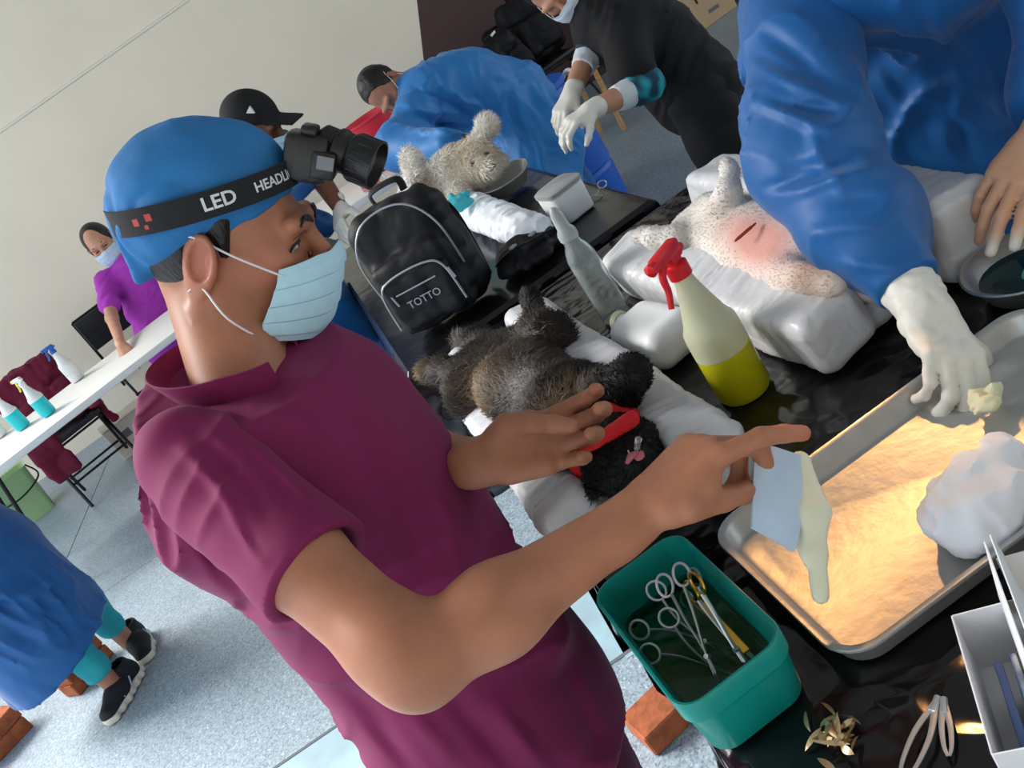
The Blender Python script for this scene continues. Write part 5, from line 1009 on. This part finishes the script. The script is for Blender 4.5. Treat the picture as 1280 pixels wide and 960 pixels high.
for q in (f1, f2): V2.chain([tp + [0, 0, .85], q + [-.045, .02, .34], q + [-.04, .02, .06]], [.07, .046, .034], .02)
v_, f_ = cat_(V.mesh(), V2.mesh()); obj('body', (v_, np.array(f_)), M_skin, leg, sharp=None, col=skin_cols(v_, srgb(170, 120, 96))); mask_on(Hl, leg)
V = Vol(Hl.O - .18, Hl.O + .18, .009); V.ell(Hl(-.02, 0, .05), np.array([.115, .092, .10]), Hl.A, 0); V.cut(Hl(.05, 0, .035), Hl.A @ np.array([.35, 0, -1])); obj('surgical_cap', V.mesh(), M_cap, leg, sharp=None)
V = Vol(lC - [.4, .5, 0], lC + [.5, .5, .75], .009)
for q in (f1, f2): V.chain([lC + [-.06, (q[1] - lC[1]) * .5, .68], q + [-.05, .02, .30], q + [-.045, .02, .17]], [.09, .066, .060], .03); V.cone(q + [-.045, .02, .145], q + [-.045, .02, .155], .047, .05, .01)
V.disp(wrinkle(.006, 16, 6)); V.cut((0, 0, .135), (0, 0, -1)); obj('trousers', V.mesh(), M_teal, leg, sharp=None)
M_snk = mat('black_mesh_sneaker', srgb(18, 20, 24), .7, bump=.4, bscale=300); M_sole = mat('cream_sole', srgb(216, 210, 196), .6); M_stripe = mat('pale_blue_stripe', srgb(170, 198, 212), .4)
for q, fd_ in ((f1, (-.35, -.94)), (f2, (.3, -.95))):
    u_, A_, g_ = shoe(leg, q + [-.02, .05, 0], fd_, 1.0, M_snk, M_sole)
    for k in range(3):
        for sd in (-1, 1): obj('shoe_stripe', tube([g_(.0 + .03 * k, sd * .040, .062), g_(.025 + .03 * k, sd * .046, .036)], .0045, 6, flat=(1, .6)), M_stripe, u_)
    for k in range(4): obj('lace', tube(spline([g_(.02 + .018 * k, -.026, .080 - .006 * k), g_(.026 + .018 * k, 0, .090 - .006 * k), g_(.02 + .018 * k, .026, .080 - .006 * k)], 4), .003, 5), M_whitep, u_)
# ------------------------------------------------------------------ far table: backpack, bag, bowl
M_nylon = mat('black_nylon', (.005, .005, .007), .6, bump=.3, bscale=45, bdist=.003, spec=.3); M_zip = mat('grey_zip', srgb(150, 154, 160), .4, metal=.4)
bpR = rotz(math.radians(-22)) @ rotx(-.10); bp0 = np.array([-.02, 2.44, TZ + .006]); bp = thing('backpack', 'black backpack with grey zips standing at the edge of the far table', 'backpack', bp0)
bq = lambda x, y, z: bp0 + bpR @ np.array([x, y, z])
V = Vol(bp0 - [.28, .25, .02], bp0 + [.28, .25, .42], .006); V.box(bq(0, 0, .175), (.140, .075, .17), bpR, .065, 0).box(bq(0, -.075, .115), (.115, .035, .105), bpR, .03, .02); V.disp(wrinkle(.007, 11, 3)); V.cut((0, 0, TZ + .007), (0, 0, -1)); obj('bag_body', V.mesh(), M_nylon, bp, sharp=None)
V = Vol(bp0 - [.28, .28, .02], bp0 + [.28, .28, .42], .006); V.box(bq(.0, -.095, .100), (.098, .026, .075), bpR, .022, 0); V.disp(wrinkle(.005, 16, 7)); fp_ = obj('front_pocket', V.mesh(), M_nylon, bp, sharp=None)
obj('zipper', tube(spline([bq(-.122, -.062, .12), bq(-.120, -.075, .24), bq(-.075, -.072, .315), bq(0, -.066, .335), bq(.075, -.072, .315), bq(.120, -.075, .24), bq(.122, -.062, .12)], 8), .0028, 6), M_zip, bp)
obj('zipper', tube(spline([bq(-.10, -.122, .05), bq(-.092, -.124, .15), bq(-.05, -.122, .178), bq(.05, -.122, .178), bq(.092, -.124, .15), bq(.10, -.122, .05)], 8), .0028, 6), M_zip, bp); obj('zipper', tube([bq(-.06, -.125, .135), bq(.06, -.125, .135)], .0022, 6), M_zip, fp_)
for x in (-.07, .10): obj('zipper_pull', tube([bq(x, -.128, .14), bq(x + .006, -.130, .11)], .003, 6), M_zip, bp)
obj('carry_handle', tube(spline([bq(-.045, .05, .338), bq(-.04, .05, .372), bq(.04, .05, .372), bq(.045, .05, .338)], 6), .010, 8, flat=(.5, 1.2)), M_nylon, bp)
for s in (-1, 1): obj('shoulder_strap', tube(spline([bq(s * .05, .075, .32), bq(s * .09, .14, .24), bq(s * .10, .13, .12), bq(s * .11, .08, .03)], 6), .022, 8, flat=(.3, 1)), M_nylon, bp)
tv, tfc = text_mesh('TOTTO', .028, .0008); obj('lettering', tf((tv, tfc), bpR @ rotx(math.pi / 2), bq(.004, -.1265, .098)), mat('silver_print', srgb(150, 156, 164), .4), fp_, smooth=False)
pc_ = np.array([.235, 2.435, TZ + .03]); pch = thing('shoulder_bag', 'soft black shoulder bag slumped on the far table right of the backpack', 'bag', pc_ * [1, 1, 0] + [0, 0, TZ + .007])
V = Vol(pc_ - [.22, .24, .04], pc_ + [.22, .24, .12], .006); V.ell(pc_, (.105, .085, .045), rotz(.1), 0).ell(pc_ + [-.02, .02, .02], (.06, .05, .035), None, .03); V.disp(wrinkle(.010, 12, 5), .05); V.cut((0, 0, TZ + .008), (0, 0, -1)); obj('bag_body', V.mesh(), M_nylon, pch, sharp=None)
obj('strap', tube(spline([pc_ + [-.09, .0, .02], pc_ + [-.05, -.05, .046], pc_ + [.02, -.065, .042], pc_ + [.08, -.04, .030], pc_ + [.105, .02, .01]], 8), .011, 8, flat=(.3, 1.2)), M_nylon, pch)
for k in range(2): obj('buckle', tf(rbox(.022, .016, .006, .002, 1), rotz(.6), pc_ + [-.035 + .06 * k, -.056, .050]), M_zip, pch)
M_bag = mat('white_plastic_bag', srgb(224, 230, 238), .4, bump=.4, bscale=30, bdist=.005)
b0, b1_ = atz(590, 262, TZ + .05), atz(668, 292, TZ + .05); V = Vol(np.minimum(b0, b1_) - [.16, .16, .09], np.maximum(b0, b1_) + [.16, .16, .12], .006); V.cone(b0, b1_, .062, .055, 0, (EZ, .8)); V.cone(b0, b0 + [-.04, .05, .03], .05, .02, .03); V.disp(crump, .06); V.cut((0, 0, TZ + .007), (0, 0, -1)); o = obj('plastic_bag', V.mesh(), M_bag, loc=(b0 + b1_) / 2 * [1, 1, 0] + [0, 0, TZ + .007], sharp=35); tag(o, 'crumpled white plastic bag lying on the far table behind the backpack', 'plastic bag')
n0 = atz(572, 252, TZ + .13); V = Vol(n0 - [.1, .1, .06], n0 + [.1, .1, .06], .005); V.ell(n0, (.055, .04, .02), frame((.2, -.6, .8)), 0); V.disp(wrinkle(.012, 22, 4), .05); o = obj('paper_napkin', V.mesh(), mat('teal_tissue', srgb(70, 186, 198), .9), loc=n0, sharp=35); tag(o, 'teal tissue pad lying on top of the white plastic bag', 'tissue')
bw0 = atz(640, 240, TZ + .007); t = thing('steel_bowl', 'round steel bowl beside the fluffy dog on the far table', 'bowl', bw0); obj('bowl_body', tf(lathe([(0, 0), (.05, 0), (.07, .012), (.093, .055), (.097, .057), (.097, .060), (.092, .059), (.066, .016), (.046, .005), (0, .005)], 40), rotx(.10), bw0 + [0, 0, .006]), mat('bright_steel', srgb(214, 216, 218), .25, metal=.5), t); obj('rim', tf(tube([(.096 * math.cos(a), .096 * math.sin(a), .059) for a in np.arange(40) / 40 * 6.28319], .0025, 6, closed=True), rotx(.10), bw0 + [0, 0, .006]), M_steel, t)
wx = atz(716, 272, TZ + .007) + [.01, .02, 0]; t = thing('plastic_container', 'white rounded plastic container at the right corner of the far table', 'container', wx); WR = rotz(.25)
obj('container_body', tf(loft([rr(.095, .10, .02, 0), rr(.105, .11, .025, .004), rr(.112, .118, .028, .07), rr(.112, .118, .028, .085)]), WR, wx), M_whitep, t, sharp=50); obj('lid', tf(loft([rr(.118, .124, .03, .085), rr(.118, .124, .03, .096), rr(.106, .112, .03, .100)]), WR, wx), M_frost, t, sharp=50)
forceps('hemostat', 'small steel forceps at the outer corner of the far table', atz(757, 238, TZ + .012), atz(742, 252, TZ + .012) + [0, .05, 0], 1.57, .2, group='instruments on the far table')
# ------------------------------------------------------------------ white table with bottles on the left
def unit(a, b): return nrm(np.array([b[0] - a[0], b[1] - a[1], 0]))
wa, wb = atz(0, 580, .75), atz(180, 442, .75); we = unit(wa, wb); wn = np.array([-we[1], we[0], 0]); O3 = wb * [1, 1, 0] + we * .55 - we * 1.83
folding_table('folding_table', 'long white folding table at left holding the spray bottles', O3, wn * 1.0, we * 1.0, .78, 0.0, 1.83, .75)
M_cyanl = mat('cyan_liquid', srgb(20, 196, 204), .3)
wz = .752
spray_bottle('spray bottle of cyan liquid with a yellow trigger on the white table', atz(62, 517, wz), math.radians(150), .042, .20, .10, M_whitep, M_cyanl, M_yelp, M_whitep)
spray_bottle('spray bottle of cyan liquid with a red trigger at the left edge', atz(30, 534, wz), math.radians(160), .042, .20, .11, M_whitep, M_cyanl, M_red, M_whitep)
spray_bottle('white spray bottle with a blue trigger beside the purple woman', atz(98, 474, wz), math.radians(190), .042, .20, .05, M_whitep, M_whitep, M_blue, M_blue)
spray_bottle('white and red bottle cut off by the left frame edge', atz(2, 545, wz), math.radians(150), .040, .18, .05, M_whitep, M_whitep, M_red, M_red)
M_mcloth = mat('maroon_jacket', srgb(112, 22, 52), .85, bump=.3, bscale=50); M_pvc = mat('black_vinyl', (.012, .012, .013), .4)
def folding_chair(label, loc, rz, group='folding chairs', jacket=False):
    t = thing('folding_chair', label, 'chair', loc, (0, 0, rz), group)
    L = lambda nm, vf, m, p=t: obj(nm, vf, m, p, local=True)
    L('seat', tf(rbox(.42, .40, .04, .015), t=(0, 0, .43)), M_pvc); L('backrest', tf(rbox(.42, .03, .26, .012), rotx(-.18), (0, .24, .60)), M_pvc)
    for s in (-1, 1): L('leg', tube(spline([(s * .21, -.24, .012), (s * .21, .0, .36), (s * .21, .20, .62), (s * .21, .27, .86)], 5), .011, 8), M_blackm); L('leg', tube([(s * .19, .26, .012), (s * .19, -.12, .44)], .011, 8), M_blackm)
    for y, z in ((-.13, .17), (.17, .15), (-.20, .42)): L('crossbar', tube([(-.205, y, z), (.205, y, z)], .008, 8), M_blackm)
    L('top_rail', tube([(-.21, .27, .86), (.21, .27, .86)], .011, 8), M_blackm)
    return t
chA = np.array([-2.52, 6.22, 0]); folding_chair('black folding chair draped with a maroon jacket behind the white table', chA, math.radians(22))
V = Vol(chA + [-.5, -.4, .12], chA + [.5, .6, 1.0], .011); cR_ = rotz(math.radians(22)); cq = lambda x, y, z: chA + cR_ @ np.array([x, y, z])
V.box(cq(0, .270, .74), (.24, .055, .17), cR_, .028, 0).box(cq(.02, .0, .50), (.235, .20, .018), cR_, .016, .03).box(cq(-.18, -.20, .38), (.10, .03, .15), cR_, .025, .03).box(cq(.24, .05, .42), (.03, .16, .11), cR_, .025, .03); V.box(cq(0, .20, .60), (.22, .03, .12), cR_, .025, .03); V.disp(wrinkle(.014, 9, 4), .06)
o = obj('jacket', V.mesh(), M_mcloth, loc=chA + [0, 0, .45], sharp=None); tag(o, 'maroon jacket draped over the black folding chair', 'jacket')
folding_chair('black folding chair behind the purple woman', atz(205, 505, 0) * [1, 1, 0] + [-.02, .35, 0], math.radians(200))
M_gbin = mat('pale_green_plastic', srgb(158, 190, 140), .5); gb_ = atz(62, 608, 0) + [.05, -.55, 0]; t = thing('storage_bin', 'pale green plastic bin on the floor under the white table', 'bin', gb_); obj('bin_body', tf(loft([rr(.26, .20, .03, 0), rr(.33, .26, .04, .34), rr(.35, .28, .04, .35), rr(.32, .25, .04, .345), rr(.25, .19, .03, .02)]), rotz(.4), gb_), M_gbin, t, sharp=50); obj('handle', tf(tube(spline([(-.17, 0, .33), (-.19, -.12, .24), (0, -.17, .2), (.19, -.12, .24), (.17, 0, .33)], 6), .006, 6), rotz(.4), gb_), M_blackm, t)
M_carton = mat('brown_cardboard', srgb(196, 168, 132), .85, var=.06, vscale=6); M_ink = mat('grey_ink', srgb(110, 110, 116), .8); M_gink = mat('green_ink', srgb(84, 124, 60), .8)
def carton(label, P, rz, sx, sy, sz, m, marks=(), group='cartons'):
    t = thing('carton', label, 'box', P, (0, 0, rz), group); b = obj('box_body', rbox(sx, sy, sz, .006, 1), m, t, smooth=False, local=True)
    obj('tape', tf(rbox(.05, sy + .002, .001, 0), t=(0, 0, sz)), M_hdpe, t, smooth=False, local=True)
    for s in (-1, 1): obj('top_flap', tf(rbox(sx * .495, sy * .99, .004, .001, 1), t=(s * sx * .25, 0, sz)), m, t, smooth=False, local=True)
    for (x, z, w, h, mm) in marks: obj('print', tf(rbox(w, .001, h, 0), t=(x, -sy / 2 - .0002, z)), mm, b, smooth=False, local=True)
    return b
carton('pale carton with two grey squares on the floor under the folding chair', atz(142, 606, 0) + [.15, .52, 0], .35, .34, .26, .24, mat('pale_card', srgb(206, 196, 180), .85), [(.06, .10, .06, .055, M_ink), (-.04, .12, .06, .055, M_ink)])
# bricks on the floor at the left
bricks(atz(108, 838, .03), .9, ['lower brick of the pair behind the black sneakers', 'upper brick of the pair behind the black sneakers'], 2)
bricks(atz(4, 928, .03), .7, ['lower brick of the stack at the lower left corner', 'upper brick of the stack at the lower left corner'], 2)
# ------------------------------------------------------------------ rear of the hall
wt3 = np.array([-.93, 5.12, 0]); folding_table('folding_table', 'white folding table at the rear under the red tub', wt3, np.array([.1, .995, 0]), np.array([.995, -.1, 0]), .7, 0, 1.35, .80)
M_redtub = mat('red_tub_plastic', srgb(222, 44, 62), .45); rt_ = np.array([.16, 5.42, .803]); t = thing('red_tub', 'red plastic tub with a white emblem behind the bent man', 'tub', rt_)
obj('tub_body', tf(lathe([(0, 0), (.12, 0), (.125, .004), (.165, .26), (.175, .265), (.175, .275), (.162, .275), (.158, .262), (.118, .008), (0, .008)], 40), None, rt_), M_redtub, t)
eb = np.array([[math.sin(a) * r, 0, math.cos(a) * r] for a, r in zip(np.arange(10) / 10 * 2 * math.pi, [.03, .016] * 5)]); ed_ = nrm((-.15, -1, .15)); eR = np.stack([np.array([1, 0, 0]), -ed_, EZ], 1); evs = eb @ eR.T
obj('emblem', (np.concatenate([evs, evs + ed_ * .004]) + rt_ + [-.01, -.147, .17], [list(range(10)), list(range(10, 20))[::-1]] + [[i, (i + 1) % 10, 10 + (i + 1) % 10, 10 + i] for i in range(10)]), M_whitep, t, smooth=False)
for k, (px, py, lab) in enumerate(((462, 236, 'clear bottle with red cap leftmost on the rear white table'), (478, 230, 'clear bottle with red cap right beside the headlamp barrel'))):
    P = atz(px, py, .803); t = thing('clear_bottle', lab, 'bottle', P, group='bottles on the rear table'); obj('bottle_body', tf(lathe([(0, 0), (.034, 0), (.036, .004), (.036, .13), (.030, .155), (.014, .17), (.014, .185), (0, .185)], 24), None, P), M_glass, t); obj('bottle_cap', tf(lathe([(0, .183), (.017, .183), (.017, .205), (0, .207)], 20), None, P), M_red, t)
M_drum = mat('blue_drum', srgb(20, 92, 196), .4); dr = np.array([.93, 5.15, 0]); t = thing('plastic_drum', 'tall blue plastic drum with white handle behind the bent man', 'drum', dr)
obj('drum_body', tf(lathe([(0, 0), (.20, 0), (.21, .01), (.22, .2), (.212, .21), (.212, .23), (.222, .24), (.222, .45), (.212, .46), (.212, .48), (.222, .49), (.21, .66), (.19, .70), (0, .70)], 40), None, dr + [0, 0, .001]), M_drum, t); obj('lid', tf(lathe([(0, .70), (.205, .70), (.21, .705), (.21, .735), (.19, .745), (0, .745)], 40), None, dr), M_drum, t)
for s in (-1, 1): obj('handle', tube(spline([dr + [s * .20, -.06, .66], dr + [s * .25, -.08, .70], dr + [s * .25, .02, .72], dr + [s * .20, .06, .68]], 5), .012, 8), M_whitep, t)
# chair with two black packs against the maroon wall
cB = np.array([1.58, 7.52, 0]); folding_chair('black folding chair with two packs against the maroon wall', cB, math.radians(8))
def pack(label, P, R, sx, sy, sz, seed):
    t = thing('backpack', label, 'backpack', P, group='packs on the chair'); V = Vol(P - .35, P + [.35, .35, .62], .011); q = lambda x, y, z: P + R @ np.array([x, y, z])
    V.box(q(0, 0, sz / 2), (sx / 2, sy / 2, sz / 2), R, .08, 0); V.disp(wrinkle(.014, 8, seed), .06); obj('bag_body', V.mesh(), M_nylon, t, sharp=None); V = Vol(P - .4, P + [.4, .4, .62], .011); V.box(q(0, -sy * .48, sz * .38), (sx * .36, .045, sz * .26), R, .035, 0); V.disp(wrinkle(.01, 9, seed + 1)); obj('front_pocket', V.mesh(), M_nylon, t, sharp=None)
    obj('carry_handle', tube(spline([q(-.04, 0, sz - .01), q(-.04, 0, sz + .04), q(.04, 0, sz + .04), q(.04, 0, sz - .01)], 5), .011, 6), M_nylon, t); obj('buckle', tf(rbox(.05, .012, .018, .003, 1), R, q(.04, -.02, sz - .004)), M_whitep, t)
pack('large black pack leaning on the chair back by the maroon wall', cB + [.06, .02, .472], rotz(.1) @ rotx(-.12), .40, .24, .52, 3); pack('smaller black pack in front of the large one on the chair', cB + [-.20, -.16, .472], rotz(.35) @ roty(-.25), .32, .20, .40, 7)
M_wood = mat('light_wood', srgb(196, 150, 96), .6, var=.25, vscale=6, stretch=(1, 1, 8)); st0 = np.array([1.72, 6.45, 0]); t = thing('wooden_stool', 'light wooden stool behind the arms of the person in black', 'stool', st0)
obj('seat', tf(rbox(.40, .36, .03, .008), rotz(.2), st0 + [0, 0, .44]), M_wood, t)
for sx in (-1, 1):
    for sy in (-1, 1): obj('leg', tube([st0 + rotz(.2) @ np.array([sx * .16, sy * .14, .44]), st0 + rotz(.2) @ np.array([sx * .19, sy * .17, .002])], .018, 8), M_wood, t)
    obj('stretcher', tube([st0 + rotz(.2) @ np.array([sx * .175, -.155, .2]), st0 + rotz(.2) @ np.array([sx * .175, .155, .2])], .012, 8), M_wood, t)
k0 = np.array([2.78, 7.62, 0])
b = carton('brown carton with green print on the floor by the maroon wall', k0, .12, .62, .42, .44, M_carton, [(-.20, .06, .09, .05, M_gink), (.12, .08, .10, .03, M_ink)]); tv, tfc = text_mesh('100', .13, .0006, True); obj('print', tf((tv, tfc), rotx(math.pi / 2), (.08, -.212, .24)), M_blackm, b, smooth=False, local=True)
carton('brown carton stacked on the carton with green print', k0 + [-.03, .03, .4485], .18, .56, .40, .36, M_carton, [(.1, .16, .2, .05, M_ink)]); carton('brown carton at the right end of the wall row', k0 + [.72, .10, 0], .10, .55, .42, .40, M_carton, [(0, .2, .2, .06, M_ink)])
# ------------------------------------------------------------------ floor bits
M_peel = mat('peeling_pale_paint', srgb(158, 190, 202), .45, var=.3, vscale=5, col2=srgb(140, 160, 170), detail=8)
pv, pf = rbox(3.2, .44, .0012, 0); o = obj('painted_line', tf((pv, pf), t=(-1.70, 2.155, .0002)), M_peel, fl, smooth=False)
o2 = obj('painted_line', tf(rbox(.08, 1.9, .0012, 0), t=(-.11, 2.86, .0002)), M_peel, fl, smooth=False)
for y_ in (1.93, 2.385): obj('line_groove', tf(rbox(3.2, .012, .0014, 0), t=(-1.70, y_, .0003)), M_joint, fl, smooth=False)
mt0 = atz(612, 606, 0); V_ = []
t = thing('rubber_mat', 'black perforated rubber mat on the floor between the tables', 'mat', mt0); MR = rotz(.12); hv_ = []
for i in range(8): hv_.append(tf(rbox(.012, .36, .012, .002, 1), t=(-.14 + .04 * i, 0, 0)))
for j in range(10): hv_.append(tf(rbox(.30, .012, .011, .002, 1), t=(0, -.174 + .0385 * j, .0003)))
obj('mat_grid', tf(cat_(*hv_), MR, mt0 + [-.05, .1, .0004]), M_pvc, t, smooth=False)
wb0 = np.array([-.62, 4.55, 0]); t = thing('white_bucket', 'white plastic bucket on the floor left of the far table', 'bucket', wb0); obj('bucket_body', tf(lathe([(0, 0), (.13, 0), (.135, .005), (.165, .34), (.172, .345), (.172, .36), (.160, .36), (.155, .33), (.125, .01), (0, .01)], 36), None, wb0 + [0, 0, .0005]), M_whitep, t); obj('handle', tube(spline([wb0 + [-.17, 0, .33], wb0 + [-.15, -.12, .24], wb0 + [0, -.19, .20], wb0 + [.15, -.12, .24], wb0 + [.17, 0, .33]], 6), .004, 6), M_steel, t)
